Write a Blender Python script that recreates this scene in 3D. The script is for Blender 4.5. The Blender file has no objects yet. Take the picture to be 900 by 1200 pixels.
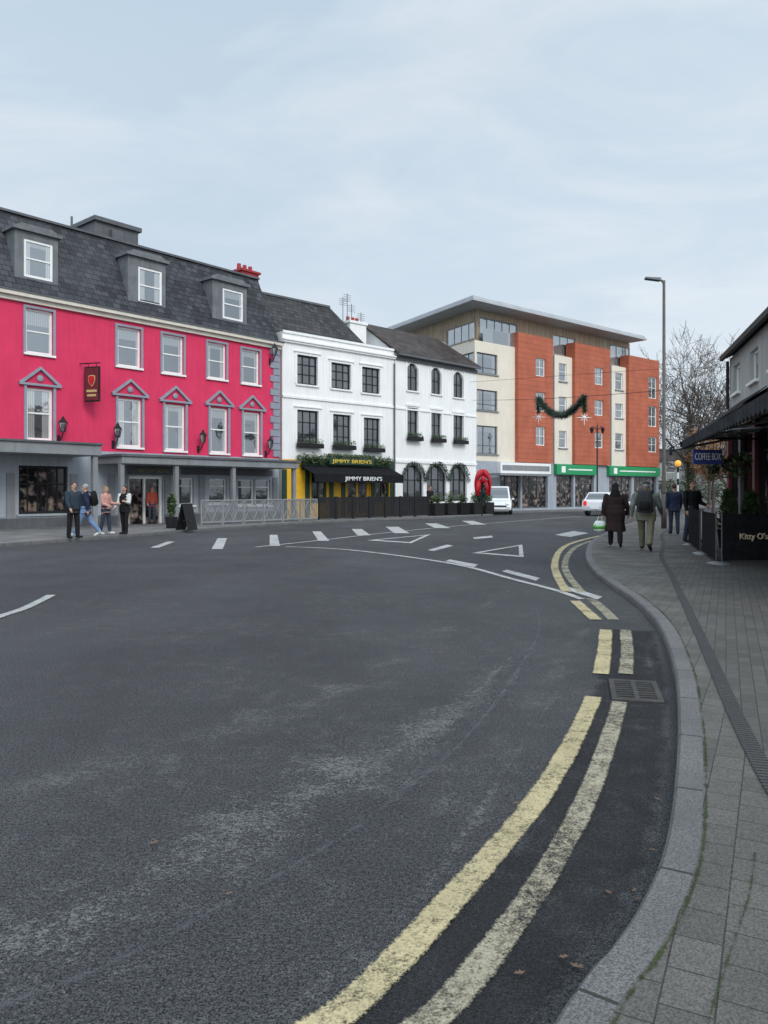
import bpy, bmesh, math, random
from mathutils import Vector, Matrix, kdtree
R=math.radians
random.seed(7)
rnd=random.random
def ru(a,b): return a+(b-a)*random.random()
S=bpy.context.scene; COL=S.collection
CX,HY,FP,CH=450.,575.,900.,1.6
def G(px,py,z=0.):
    Y=(CH-z)*FP/(py-HY); return Vector(((px-CX)/FP*Y,Y,z))
class Fr:
    def __init__(s,A,B):
        s.A=Vector(A); d=Vector(B)-s.A; s.L=d.length; s.d=d/s.L; s.n=Vector((-s.d.y,s.d.x)); s.rz=math.atan2(s.d.y,s.d.x)
    def st(s,px,off=0.):
        u=Vector(((px-CX)/FP,1)); t=(off+s.n.dot(s.A))/s.n.dot(u); return (u*t-s.A).dot(s.d),t
    def s(s,px,off=0.): return s.st(px,off)[0]
    def z(s,px,py,off=0.): return CH+(HY-py)/FP*s.st(px,off)[1]
    def rect(s,a,b,c,d,off=0.):
        m=(a+b)/2; return (s.s(a,off),s.s(b,off),s.z(m,d,off),s.z(m,c,off))
    def loc(s,x,y): v=Vector((x,y))-s.A; return (v.dot(s.d),v.dot(s.n))
    def w(s,x,y): return s.A+s.d*x+s.n*y
# ---------------------------------------------------------------- materials
def nt(name):
    m=bpy.data.materials.new(name); m.use_nodes=True; t=m.node_tree; return m,t,t.nodes['Principled BSDF']
def N(t,typ,ins=None,**kw):
    n=t.nodes.new('ShaderNode'+typ)
    for k,v in kw.items(): setattr(n,k,v)
    for k,v in (ins or {}).items():
        if isinstance(v,bpy.types.NodeSocket): t.links.new(v,n.inputs[k])
        else: n.inputs[k].default_value=v
    return n
def L(t,a,b): t.links.new(a,b)
def c4(c,k=1.): return (c[0]*k,c[1]*k,c[2]*k,1)
def coord(t,kind='Object',sc=(1,1,1),rot=(0,0,0)):
    tc=N(t,'TexCoord'); mp=N(t,'Mapping',{'Vector':tc.outputs[kind],'Scale':sc,'Rotation':rot}); return mp.outputs[0]
def noise(t,v,scale,detail=4.,rough=.55): return N(t,'TexNoise',{'Vector':v,'Scale':scale,'Detail':detail,'Roughness':rough}).outputs['Fac']
def mr(t,v,a,b,c,d): return N(t,'MapRange',{'Value':v,'From Min':a,'From Max':b,'To Min':c,'To Max':d}).outputs[0]
def mixc(t,f,a,b,bt='MIX'):
    n=N(t,'Mix',data_type='RGBA',blend_type=bt)
    for i,v in ((0,f),(6,a),(7,b)):
        if isinstance(v,bpy.types.NodeSocket): L(t,v,n.inputs[i])
        else: n.inputs[i].default_value=v
    return n.outputs[2]
def mth(t,op,a,b=0.,clamp=False):
    n=N(t,'Math',operation=op,use_clamp=clamp)
    for i,v in ((0,a),(1,b)):
        if isinstance(v,bpy.types.NodeSocket): L(t,v,n.inputs[i])
        else: n.inputs[i].default_value=v
    return n.outputs[0]
def bump(t,b,h,st=.3,dist=.01):
    n=N(t,'Bump',{'Height':h,'Strength':st,'Distance':dist}); L(t,n.outputs[0],b.inputs['Normal'])
def mat(name,col,rough=.7,var=.15,scale=3.,bmp=0.,bs=60.,metal=0.,streak=0.,spec=.4):
    m,t,b=nt(name); v=coord(t)
    f=mr(t,noise(t,v,scale,6),.3,.7,0,1)
    c=mixc(t,f,c4(col,1-var),c4(col,1+var))
    if streak:
        s=noise(t,coord(t,sc=(5,5,.35)),1.4,5)
        c=mixc(t,mr(t,s,.42,.75,0,streak),c,c4(col,.45))
    L(t,c,b.inputs['Base Color']); b.inputs['Roughness'].default_value=rough; b.inputs['Metallic'].default_value=metal; b.inputs['Specular IOR Level'].default_value=spec
    if bmp: bump(t,b,noise(t,v,bs,3),bmp,.01)
    return m
def glassmat(name,dark=(.02,.022,.025),cur=(.3,.3,.29),amt=.5,refl=.3):
    m,t,b=nt(name); tc=N(t,'TexCoord'); g=N(t,'SeparateXYZ',{0:tc.outputs['Generated']})
    oi=N(t,'ObjectInfo'); r=oi.outputs['Random']
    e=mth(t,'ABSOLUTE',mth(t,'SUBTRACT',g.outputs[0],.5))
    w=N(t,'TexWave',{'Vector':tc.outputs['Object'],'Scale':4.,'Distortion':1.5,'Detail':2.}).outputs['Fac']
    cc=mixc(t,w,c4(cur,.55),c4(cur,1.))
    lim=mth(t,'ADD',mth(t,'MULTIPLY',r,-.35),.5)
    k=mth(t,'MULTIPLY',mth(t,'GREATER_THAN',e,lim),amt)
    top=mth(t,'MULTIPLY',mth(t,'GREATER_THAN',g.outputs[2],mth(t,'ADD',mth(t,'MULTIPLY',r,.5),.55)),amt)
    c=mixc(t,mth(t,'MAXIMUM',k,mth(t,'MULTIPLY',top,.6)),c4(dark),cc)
    L(t,c,b.inputs['Base Color']); b.inputs['Roughness'].default_value=.5
    gl=N(t,'BsdfGlossy',{'Color':(.9,.95,1,1),'Roughness':.04})
    bp=N(t,'Bump',{'Height':noise(t,tc.outputs['Object'],1.6,2),'Strength':.12,'Distance':.05}); L(t,bp.outputs[0],gl.inputs['Normal'])
    mx=N(t,'MixShader',{0:refl,1:b.outputs[0],2:gl.outputs[0]}); L(t,mx.outputs[0],t.nodes['Material Output'].inputs[0])
    return m
def slatemat(name,col,w=.36,h=.24):
    m,t,b=nt(name); tc=N(t,'TexCoord'); x=N(t,'SeparateXYZ',{0:tc.outputs['Object']})
    cv=N(t,'CombineXYZ',{0:mth(t,'ADD',x.outputs[0],mth(t,'MULTIPLY',x.outputs[1],.31)),1:x.outputs[2]}).outputs[0]
    br=N(t,'TexBrick',{'Vector':cv,'Color1':c4(col,.55),'Color2':c4(col,1.55),'Mortar':c4(col,.16),'Scale':1.,'Mortar Size':.016,'Brick Width':w,'Row Height':h,'Bias':-.1})
    n=noise(t,tc.outputs['Object'],.8,6)
    c=mixc(t,mr(t,n,.45,.8,0,.5),br.outputs[0],c4(col,1.7))
    c=mixc(t,mr(t,noise(t,coord(t,sc=(6,6,.5)),1.,4),.5,.75,0,.5),c,c4(col,.4))
    L(t,c,b.inputs['Base Color']); b.inputs['Roughness'].default_value=.65; b.inputs['Specular IOR Level'].default_value=.25
    bump(t,b,br.outputs['Fac'],-.8,.03); return m
def paver(name,col,w,h,rot,ms=.006,stain=.5,joint=.035):
    m,t,b=nt(name); v=coord(t,rot=(0,0,rot))
    br=N(t,'TexBrick',{'Vector':v,'Color1':c4(col,.84),'Color2':c4(col,1.15),'Mortar':(joint,joint*.97,joint*.88,1),'Scale':1.,'Mortar Size':ms,'Mortar Smooth':.5,'Brick Width':w,'Row Height':h})
    n1=noise(t,v,1.1,6); n2=noise(t,v,130,3)
    c=mixc(t,mr(t,n1,.4,.7,0,stain),br.outputs[0],c4(col,.5))
    c=mixc(t,mr(t,n2,.35,.65,0,1),mixc(t,1.,c,(.68,.68,.68,1),'MULTIPLY'),mixc(t,1.,c,(1.55,1.5,1.45,1),'MULTIPLY'))
    mo=mth(t,'MULTIPLY',br.outputs['Fac'],mr(t,noise(t,v,2.3,3),.56,.66,0,.6)); c=mixc(t,mo,c,(.045,.055,.022,1))
    c=mixc(t,mr(t,noise(t,v,22,2),.68,.72,0,.3),c,(.2,.195,.185,1))
    L(t,c,b.inputs['Base Color']); L(t,mr(t,n1,.3,.7,.55,.85),b.inputs['Roughness']); b.inputs['Specular IOR Level'].default_value=.3
    h1=mth(t,'SUBTRACT',mth(t,'MULTIPLY',n2,.3),br.outputs['Fac']); bump(t,b,h1,.7,.005); return m
def asphalt():
    m,t,b=nt('asphalt'); v=coord(t)
    f=noise(t,v,135,2,.85); f2=noise(t,v,52,4,.85); vo=N(t,'TexVoronoi',{'Vector':v,'Scale':75.}).outputs['Distance']
    md=noise(t,v,6,7,.75); lg=noise(t,v,.5,6,.65); xl=noise(t,coord(t,sc=(1,.45,1)),.22,5,.6)
    g=mth(t,'ADD',mth(t,'MULTIPLY',f,.55),mth(t,'MULTIPLY',f2,.45))
    c=mixc(t,mr(t,g,.43,.585,0,1),(.013,.0135,.015,1),(.134,.136,.141,1))
    c=mixc(t,mr(t,vo,.05,.28,.75,0),c,(.19,.191,.193,1))
    c=mixc(t,mr(t,lg,.4,.68,0,.55),c,mixc(t,1.,c,(.62,.63,.66,1),'MULTIPLY'))
    c=mixc(t,mth(t,'MULTIPLY',mr(t,xl,.46,.6,0,1),mr(t,g,.46,.56,.05,.5)),c,(.165,.167,.171,1))
    sp=mth(t,'MULTIPLY',mr(t,md,.5,.64,0,1),mr(t,lg,.4,.62,1,0)); c=mixc(t,mth(t,'MULTIPLY',sp,mr(t,g,.48,.55,0,.6)),c,(.24,.24,.236,1))
    L(t,c,b.inputs['Base Color']); b.inputs['Roughness'].default_value=.85
    b.inputs['Specular IOR Level'].default_value=.22
    bump(t,b,mth(t,'ADD',g,mth(t,'MULTIPLY',vo,-.9)),1.,.016); return m
def speckle(name,col,thr,mx=.8,lo_=.5,edge=.22):
    m,t,b=nt(name); v=coord(t); uv=N(t,'SeparateXYZ',{0:N(t,'TexCoord').outputs['UV']})
    n=mth(t,'ADD',mth(t,'MULTIPLY',noise(t,v,85,2,.85),.6),mth(t,'MULTIPLY',noise(t,v,24,5,.8),.4))
    lo=mth(t,'MULTIPLY',mth(t,'SUBTRACT',noise(t,v,1.5,6,.65),.5),lo_)
    e=mth(t,'MINIMUM',uv.outputs[1],mth(t,'SUBTRACT',1.,uv.outputs[1])); e=mth(t,'MULTIPLY',mth(t,'SUBTRACT',mr(t,e,0,.5,0,1),1.),edge)
    a=mr(t,mth(t,'ADD',mth(t,'ADD',n,lo),e),thr-.02,thr+.06,0,mx)
    c=mixc(t,mr(t,noise(t,v,60,3),.35,.65,0,1),c4(col,.7),c4(col,1.25)); L(t,c,b.inputs['Base Color']); L(t,a,b.inputs['Alpha']); b.inputs['Roughness'].default_value=.85; b.inputs['Specular IOR Level'].default_value=.2; return m
def paint(name,col,wear,var=.2,uvedge=True,fade=0.,sc=22.,maxa=1.,rough=.75,grain=.55,soft=.045,gk=.42):
    m,t,b=nt(name); v=coord(t)
    n=mth(t,'ADD',mth(t,'MULTIPLY',noise(t,v,sc,8,.7),.6),mth(t,'MULTIPLY',noise(t,v,2.2,4),.4))
    n=mth(t,'ADD',n,mth(t,'MULTIPLY',mth(t,'SUBTRACT',noise(t,v,120,2),.5),.45))
    if uvedge:
        uv=N(t,'SeparateXYZ',{0:N(t,'TexCoord').outputs['UV']})
        e=mth(t,'MINIMUM',uv.outputs[1],mth(t,'SUBTRACT',1.,uv.outputs[1]))
        n=mth(t,'SUBTRACT',n,mr(t,e,0,fade if fade else .12,.3 if fade else .22,0))
    a=mr(t,n,wear-soft,wear+soft,0,maxa)
    g=noise(t,v,3.,6)
    c=mixc(t,mr(t,g,.35,.7,0,1),c4(col,1-var),c4(col,1+var))
    c=mixc(t,mr(t,noise(t,v,70,4,.75),.46,.66,0,grain),c,c4(col,gk))
    L(t,c,b.inputs['Base Color']); L(t,a,b.inputs['Alpha']); b.inputs['Roughness'].default_value=rough; b.inputs['Specular IOR Level'].default_value=.25
    bump(t,b,noise(t,v,110,3),.6,.008); return m
def stripemat(name,base,dark,per,duty,rough=.7,var=.2):
    m,t,b=nt(name); uv=N(t,'SeparateXYZ',{0:N(t,'TexCoord').outputs['UV']}); v=coord(t)
    fr=mth(t,'FRACT',mth(t,'DIVIDE',uv.outputs[0],per)); k=mth(t,'LESS_THAN',fr,duty)
    c=mixc(t,mr(t,noise(t,v,110,3,.85),.4,.6,0,1),c4(base,1-var*3),c4(base,1+var*3))
    c=mixc(t,mr(t,noise(t,v,2.,5),.4,.7,0,.6),c,c4(base,.55))
    c=mixc(t,k,c,c4(dark)); L(t,c,b.inputs['Base Color']); b.inputs['Roughness'].default_value=rough
    bump(t,b,mth(t,'SUBTRACT',mth(t,'MULTIPLY',noise(t,v,100,3),.5),k),.9,.008); return m
def leafmat(name,a,b_):
    m,t,b=nt(name); v=coord(t); f=noise(t,v,9,3); g=noise(t,v,1.8,2)
    c=mixc(t,mr(t,mth(t,'ADD',mth(t,'MULTIPLY',f,.5),mth(t,'MULTIPLY',g,.5)),.35,.65,0,1),c4(a),c4(b_)); L(t,c,b.inputs['Base Color']); b.inputs['Roughness'].default_value=.6; return m
M={}
M['pink']=mat('pink_render',(.64,.034,.105),.8,.08,1.2,.15,90,streak=.22)
M['grey']=mat('blue_grey_paint',(.33,.36,.40),.6,.08,2,.05,50,streak=.3)
M['trim']=mat('slate_blue_trim',(.25,.27,.32),.6,.1,4)
M['white']=mat('white_render',(.80,.80,.79),.75,.04,1.0,.12,70,streak=.2)
M['wframe']=mat('white_window_paint',(.78,.78,.76),.45,.05,5)
M['bframe']=mat('black_window_paint',(.02,.02,.022),.5,.2,5,spec=.2)
M['cream']=mat('cream_render',(.71,.65,.55),.8,.05,.8,.1,60,streak=.18)
M['creamline']=mat('cream_gutter',(.62,.58,.5),.6,.1,3)
M['dgrey']=mat('dark_grey_lead',(.10,.105,.115),.55,.2,2,streak=.4)
M['lead']=mat('dormer_lead',(.15,.16,.17),.6,.2,2,streak=.5)
M['mgrey']=mat('mid_grey_panel',(.22,.23,.24),.55,.12,2,streak=.3)
M['slate']=slatemat('slate_tiles',(.048,.050,.058))
M['slate2']=slatemat('dark_slate_tiles',(.056,.043,.038),.3,.22)
M['slate3']=slatemat('grey_slate_tiles',(.05,.048,.05),.3,.22)
m,t,b=nt('timber_cladding'); v=coord(t); sx=N(t,'SeparateXYZ',{0:v})
fr=mth(t,'FRACT',mth(t,'MULTIPLY',sx.outputs[0],5.)); k=mth(t,'LESS_THAN',fr,.08)
c=mixc(t,mr(t,noise(t,coord(t,sc=(5,5,.4)),1.5,5),.35,.7,0,1),(.29,.225,.155,1),(.5,.415,.31,1)); c=mixc(t,k,c,(.12,.09,.065,1)); L(t,c,b.inputs['Base Color']); b.inputs['Roughness'].default_value=.8; M['wood']=m
m,t,b=nt('terracotta_cladding'); v=coord(t); sx=N(t,'SeparateXYZ',{0:v})
k=mth(t,'LESS_THAN',mth(t,'FRACT',mth(t,'MULTIPLY',sx.outputs[2],2.5)),.06); k2=mth(t,'LESS_THAN',mth(t,'FRACT',mth(t,'MULTIPLY',sx.outputs[0],.9)),.025)
c=mixc(t,mr(t,noise(t,v,1.,5),.3,.7,0,1),(.35,.09,.046,1),(.46,.128,.068,1)); c=mixc(t,mth(t,'MAXIMUM',k,k2),c,(.2,.055,.028,1)); L(t,c,b.inputs['Base Color']); b.inputs['Roughness'].default_value=.75; M['orange']=m
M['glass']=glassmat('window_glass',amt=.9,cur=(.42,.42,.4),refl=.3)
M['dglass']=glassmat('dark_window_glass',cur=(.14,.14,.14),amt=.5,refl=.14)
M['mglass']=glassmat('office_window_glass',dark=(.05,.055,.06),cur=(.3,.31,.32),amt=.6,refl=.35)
m,t,b=nt('shop_glass'); v=coord(t); n=N(t,'TexNoise',{'Vector':v,'Scale':3.2,'Detail':6.})
c=mixc(t,mr(t,n.outputs['Fac'],.49,.72,0,1),(.012,.011,.011,1),mixc(t,.6,n.outputs['Color'],(.2,.12,.08,1))); L(t,c,b.inputs['Base Color']); b.inputs['Roughness'].default_value=.08; M['shop']=m
M['yellow']=mat('yellow_shopfront',(.76,.43,.025),.5,.1,3)
M['green']=mat('green_shop_sign',(.02,.27,.10),.45,.12,3)
M['dgreen']=mat('dark_green_paint',(.015,.05,.03),.45,.2,3)
M['black']=mat('black_paint',(.016,.016,.017),.5,.25,4,spec=.2)
M['bfabric']=mat('black_awning_fabric',(.017,.017,.019),.95,.3,6,.2,120,spec=.04)
M['gfabric']=mat('charcoal_awning_fabric',(.05,.051,.055),.95,.3,3,.2,120,spec=.04,streak=.4)
M['gold']=mat('gold_lettering',(.46,.35,.15),.4,.1,9)
M['dgold']=mat('faded_gold_lettering',(.30,.245,.13),.5,.1,9)
M['letw']=mat('white_lettering',(.8,.8,.78),.5,.05,9)
M['lety']=mat('yellow_lettering',(.75,.52,.06),.5,.05,9)
M['leto']=mat('pale_amber_lettering',(.72,.58,.40),.5,.1,9)
M['steel']=mat('galvanised_steel',(.25,.26,.265),.4,.2,6,metal=.5)
M['dsteel']=mat('dark_steel_post',(.10,.10,.105),.4,.2,6,metal=.5)
M['lattice']=mat('grey_lattice_steel',(.25,.26,.27),.6,.15,6)
M['pole']=mat('brown_grey_pole',(.10,.085,.075),.6,.2,4)
M['red']=mat('red_ribbon',(.44,.009,.018),.5,.25,5)
M['dred']=mat('dark_red_sign',(.12,.012,.02),.5,.2,5)
M['redbr']=mat('red_chimney_pot',(.32,.03,.035),.7,.2,5)
M['navy']=mat('navy_sign',(.05,.065,.26),.5,.1,5)
M['wallg']=mat('grey_green_render',(.42,.43,.41),.8,.1,1.2,.1,60,streak=.6)
M['carw']=mat('white_car_paint',(.74,.75,.76),.22,.03,2,spec=.6)
M['tyre']=mat('tyre_rubber',(.015,.015,.016),.85,.2,20)
M['bark']=mat('tree_bark',(.06,.05,.043),.9,.3,5,.5,30)
M['twig']=mat('grey_brown_twigs',(.085,.07,.058),.9,.3,2)
M['ivy']=leafmat('ivy_leaves',(.016,.026,.01),(.06,.075,.026))
M['leaf']=leafmat('shrub_leaves',(.018,.036,.012),(.075,.12,.035))
M['pine']=leafmat('pine_needles',(.006,.016,.009),(.022,.05,.024))
M['autumn']=leafmat('autumn_leaves',(.11,.05,.02),(.26,.13,.05))
M['brownleaf']=mat('dead_leaf',(.14,.085,.058),.8,.35,25)
M['asphalt']=asphalt()
M['pav']=paver('stone_pavers',(.098,.094,.086),.2,.155,R(-63),.0035)
M['pav2']=paver('small_setts',(.082,.079,.073),.2,.1,R(-66),.004)
M['pavl']=paver('far_pavers',(.17,.17,.17),.5,.35,R(-45))
M['kerb']=stripemat('granite_kerb',(.128,.126,.122),(.025,.026,.02),.92,.018)
M['chan']=stripemat('slotted_channel',(.055,.053,.05),(.01,.01,.01),.045,.45)
M['yline']=paint('yellow_road_paint',(.54,.455,.265),.40,.14,soft=.1,grain=.85,gk=.45,maxa=.93)
M['yline2']=paint('worn_yellow_road_paint',(.46,.415,.30),.465,.14,soft=.12,grain=.9,gk=.42,maxa=.9)
M['wline']=paint('white_road_paint',(.52,.52,.5),.40,.12,soft=.09,maxa=.9,grain=.7)
M['wpoly']=paint('white_marking_paint',(.54,.54,.52),.40,.12,False,soft=.09,maxa=.9,grain=.7)
M['seam']=paint('asphalt_seam',(.15,.155,.166),.5,.2,True,.45,9.,.5,.5,soft=.09)
M['repair']=paint('dark_repair_asphalt',(.026,.0265,.028),.38,.3,True,.15,8.,.5,.85,soft=.1,grain=.5)
M['worn']=speckle('worn_asphalt',(.25,.249,.243),.495,.5)
M['worn2']=speckle('scuffed_asphalt',(.23,.229,.224),.525,.4)
M['moss']=paint('moss',(.042,.058,.02),.48,.3,True,.45,16.,.9,.95)
M['iron']=mat('cast_iron',(.05,.047,.044),.6,.35,9,.4,60,metal=.2)
M['skin']=mat('skin',(.45,.25,.17),.55,.1,9)
M['eye']=mat('eye_dark',(.02,.015,.012),.3,.1,9)
M['lip']=mat('lip',(.33,.12,.1),.5,.1,9)
def cloth(n,c,v=.25): M[n]=mat(n+'_cloth',c,.9,v,7,.3,35,spec=.15)
for n,c in dict(navyc=(.025,.032,.06),blackc=(.016,.015,.016),brownc=(.032,.02,.019),jeans=(.16,.24,.40),olive=(.165,.15,.098),greyc=(.155,.16,.145),pinkc=(.50,.27,.23),whitec=(.62,.62,.6),redc=(.32,.06,.04),darkj=(.04,.048,.075),packg=(.045,.045,.048),teal=(.03,.045,.06)).items(): cloth(n,c)
M['hairg']=mat('grey_hair',(.3,.29,.28),.8,.2,20); M['hairb']=mat('brown_hair',(.05,.03,.02),.7,.3,20); M['hairl']=mat('fair_hair',(.25,.16,.08),.7,.3,20)
M['bag']=mat('plastic_bag',(.62,.68,.6),.35,.15,12); M['bagg']=mat('green_bag_print',(.1,.42,.06),.4,.2,12)
M['screen']=mat('grey_mesh_screen',(.19,.20,.21),.7,.15,8)
def emis(n,c,s):
    m,t,b=nt(n); b.inputs['Base Color'].default_value=c4(c); b.inputs['Emission Color'].default_value=c4(c); b.inputs['Emission Strength'].default_value=s; M[n]=m
emis('amberglobe',(.9,.4,.05),.5); emis('redlight',(.6,.02,.01),.6)
# ---------------------------------------------------------------- mesh builder
class MB:
    def __init__(s): s.v=[];s.f=[];s.m=[];s.uv=None
    def q(s,*p,m=0):
        i=len(s.v); s.v+=[tuple(a) for a in p]; s.f.append(tuple(range(i,i+len(p)))); s.m.append(m)
    def box(s,x0,x1,y0,y1,z0,z1,m=0):
        i=len(s.v); s.v+=[(x,y,z) for z in (z0,z1) for y in (y0,y1) for x in (x0,x1)]
        for f in ((0,1,3,2),(4,6,7,5),(0,4,5,1),(2,3,7,6),(0,2,6,4),(1,5,7,3)): s.f.append(tuple(i+k for k in f)); s.m.append(m)
        return s
    def loops(s,rings,m=0,cap=True):
        i=len(s.v); n=len(rings[0])
        for r in rings: s.v+=[tuple(a) for a in r]
        for a in range(len(rings)-1):
            for k in range(n): s.f.append((i+a*n+k,i+a*n+(k+1)%n,i+(a+1)*n+(k+1)%n,i+(a+1)*n+k)); s.m.append(m)
        if cap:
            s.f.append(tuple(i+k for k in reversed(range(n)))); s.m.append(m); s.f.append(tuple(i+(len(rings)-1)*n+k for k in range(n))); s.m.append(m)
    def tube(s,pts,r,n=8,m=0):
        pts=[Vector(p) for p in pts]; rs=r if isinstance(r,(list,tuple)) else [r]*len(pts); rings=[]; up=None
        for i,p in enumerate(pts):
            d=(pts[min(i+1,len(pts)-1)]-pts[max(i-1,0)]).normalized()
            if up is None: up=Vector((0,0,1)) if abs(d.z)<.9 else Vector((1,0,0))
            a=d.cross(up).normalized(); up=a.cross(d).normalized()
            rings.append([p+a*(math.cos(6.2832*k/n)*rs[i])+up*(math.sin(6.2832*k/n)*rs[i]) for k in range(n)])
        s.loops(rings,m); return s
    def loft(s,rings,n=16,m=0): s.loops([[(x+rx*math.cos(6.2832*k/n),y+ry*math.sin(6.2832*k/n),z) for k in range(n)] for x,y,z,rx,ry in rings],m); return s
    def sph(s,c,r,n=12,k=8,m=0):
        if not isinstance(r,(list,tuple)): r=(r,r,r)
        s.loft([(c[0],c[1],c[2]-r[2]*math.cos(math.pi*(j+.12)/(k+.24)),r[0]*math.sin(math.pi*(j+.12)/(k+.24)),r[1]*math.sin(math.pi*(j+.12)/(k+.24))) for j in range(k+1)],n,m); return s
    def cap(s,p0,p1,r0,r1,m=0):
        p0=Vector(p0);p1=Vector(p1); s.tube([p0.lerp(p1,i/6) for i in range(7)],[r0+(r1-r0)*i/6 for i in range(7)],10,m); s.sph(p0,r0,10,6,m); s.sph(p1,r1,10,6,m)
    def ext(s,poly,y0,y1,m=0):
        s.loops([[(x,y0,z) for x,z in poly],[(x,y1,z) for x,z in poly]],m)
    def extz(s,poly,z0,z1,m=0): s.loops([[(x,y,z0) for x,y in poly],[(x,y,z1) for x,y in poly]],m)
    def leaves(s,c,r,n,sz,m=0,shell=.5):
        for _ in range(n):
            d=Vector((random.gauss(0,1),random.gauss(0,1),random.gauss(0,1))).normalized()*(shell+(1-shell)*rnd())*ru(.82,1.06)
            p=Vector((c[0]+d.x*r[0],c[1]+d.y*r[1],c[2]+d.z*r[2])); a=Vector((ru(-1,1),ru(-1,1),ru(-1,1))).normalized(); b=a.orthogonal().normalized(); k=sz*ru(.6,1.3)
            s.q(p-a*k,p+b*k*.5,p+a*k,p-b*k*.5,m=m)
    def build(s,name,mats,par=None,sm=False,bev=0.,loc=None,rz=0.,norm=True):
        me=bpy.data.meshes.new(name); me.from_pydata(s.v,[],s.f)
        mats=mats if isinstance(mats,(list,tuple)) else [mats]
        for k in mats: me.materials.append(M[k] if isinstance(k,str) else k)
        me.polygons.foreach_set('material_index',s.m)
        if s.uv:
            ul=me.uv_layers.new(name='UVMap')
            for lp in me.loops: ul.data[lp.index].uv=s.uv[lp.vertex_index]
        if norm:
            bm=bmesh.new(); bm.from_mesh(me); bmesh.ops.recalc_face_normals(bm,faces=bm.faces); bm.to_mesh(me); bm.free()
        if sm: me.polygons.foreach_set('use_smooth',[True]*len(me.polygons))
        o=bpy.data.objects.new(name,me); COL.objects.link(o)
        if par: o.parent=par
        if loc is not None: o.location=loc
        if rz: o.rotation_euler=(0,0,rz)
        if bev:
            md=o.modifiers.new('bevel','BEVEL'); md.width=bev; md.segments=2; md.limit_method='ANGLE'
        return o
def tag(o,label,cat,group=None,kind=None):
    o['label']=label; o['category']=cat
    if group: o['group']=group
    if kind: o['kind']=kind
    return o
def thing(name,label,cat,loc=(0,0,0),rz=0.,group=None):
    o=bpy.data.objects.new(name,None); o.empty_display_size=.2; COL.objects.link(o); o.location=loc; o.rotation_euler=(0,0,rz); return tag(o,label,cat,group)
def struct(o,label,cat): return tag(o,label,cat,None,'structure')
def text(name,s,m,par,loc,width,rz=0.,h=None,extr=.012):
    cu=bpy.data.curves.new(name,'FONT'); cu.body=s; cu.extrude=extr; cu.align_x='CENTER'; cu.align_y='CENTER'
    o=bpy.data.objects.new(name+'_source',cu); COL.objects.link(o); dg=bpy.context.evaluated_depsgraph_get(); me=bpy.data.meshes.new_from_object(o.evaluated_get(dg)); bpy.data.objects.remove(o)
    xs=[v.co.x for v in me.vertices]; k=width/(max(xs)-min(xs)); ky=k if not h else h/.7
    for v in me.vertices: v.co=Vector((v.co.x*k,v.co.y*ky,v.co.z))
    me.materials.clear(); me.materials.append(M[m]); t=bpy.data.objects.new(name,me); COL.objects.link(t); t.parent=par; t.location=loc; t.rotation_euler=(R(90),0,rz); return t
def cr(P,n=8):
    P=[Vector(p[:2]) for p in P]; out=[]
    for i in range(len(P)-1):
        a,b,c,d=P[max(i-1,0)],P[i],P[i+1],P[min(i+2,len(P)-1)]
        for k in range(n):
            t=k/n; out.append(.5*((2*b)+(c-a)*t+(2*a-5*b+4*c-d)*t*t+(3*b-a-3*c+d)*t**3))
    return out+[P[-1]]
def normals(P): 
    r=[]
    for i in range(len(P)):
        d=(P[min(i+1,len(P)-1)]-P[max(i-1,0)]).normalized(); r.append(Vector((d.y,-d.x)))
    return r
def ribbon(name,P,w,z,m,label,cat,n=8,off=0.):
    P=cr(P,n); Nn=normals(P); mb=MB(); mb.uv=[]; u=0
    for i,p in enumerate(P):
        if i: u+=(p-P[i-1]).length
        ww=w(i/(len(P)-1)) if callable(w) else w
        for k,v in ((-.5,0),(0,.5),(.5,1)):
            q=p+Nn[i]*(off+k*ww); mb.v.append((q.x,q.y,z)); mb.uv.append((u,v))
        if i:
            for k in (0,1): a=3*i-3+k; mb.f.append((a,a+1,a+4,a+3)); mb.m.append(0)
    return struct(mb.build(name,m),label,cat)
def poly(name,pts,z,m,label,cat):
    mb=MB(); mb.q(*[(p.x,p.y,z) for p in pts]); return struct(mb.build(name,m),label,cat)
# ---------------------------------------------------------------- wall helpers
def wall(mb,x0,x1,z0,z1,ops,y=0.,dep=.16,m=0):
    ops=[o for o in ops if o[2]<z1 and o[3]>z0]
    xs=sorted({x0,x1,*[o[0] for o in ops],*[o[1] for o in ops]}); zs=sorted({z0,z1,*[max(z0,o[2]) for o in ops],*[min(z1,o[3]) for o in ops]})
    for i in range(len(xs)-1):
        for j in range(len(zs)-1):
            cx,cz=(xs[i]+xs[i+1])/2,(zs[j]+zs[j+1])/2
            if any(o[0]<cx<o[1] and o[2]<cz<o[3] for o in ops): continue
            mb.q((xs[i],y,zs[j]),(xs[i+1],y,zs[j]),(xs[i+1],y,zs[j+1]),(xs[i],y,zs[j+1]),m=m)
    for a,b,c,d in [o[:4] for o in ops]:
        mb.q((a,y,c),(a,y+dep,c),(a,y+dep,d),(a,y,d),m=m); mb.q((b,y,c),(b,y,d),(b,y+dep,d),(b,y+dep,c),m=m)
        mb.q((a,y,d),(a,y+dep,d),(b,y+dep,d),(b,y,d),m=m); mb.q((a,y,c),(b,y,c),(b,y+dep,c),(a,y+dep,c),m=m)
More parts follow.
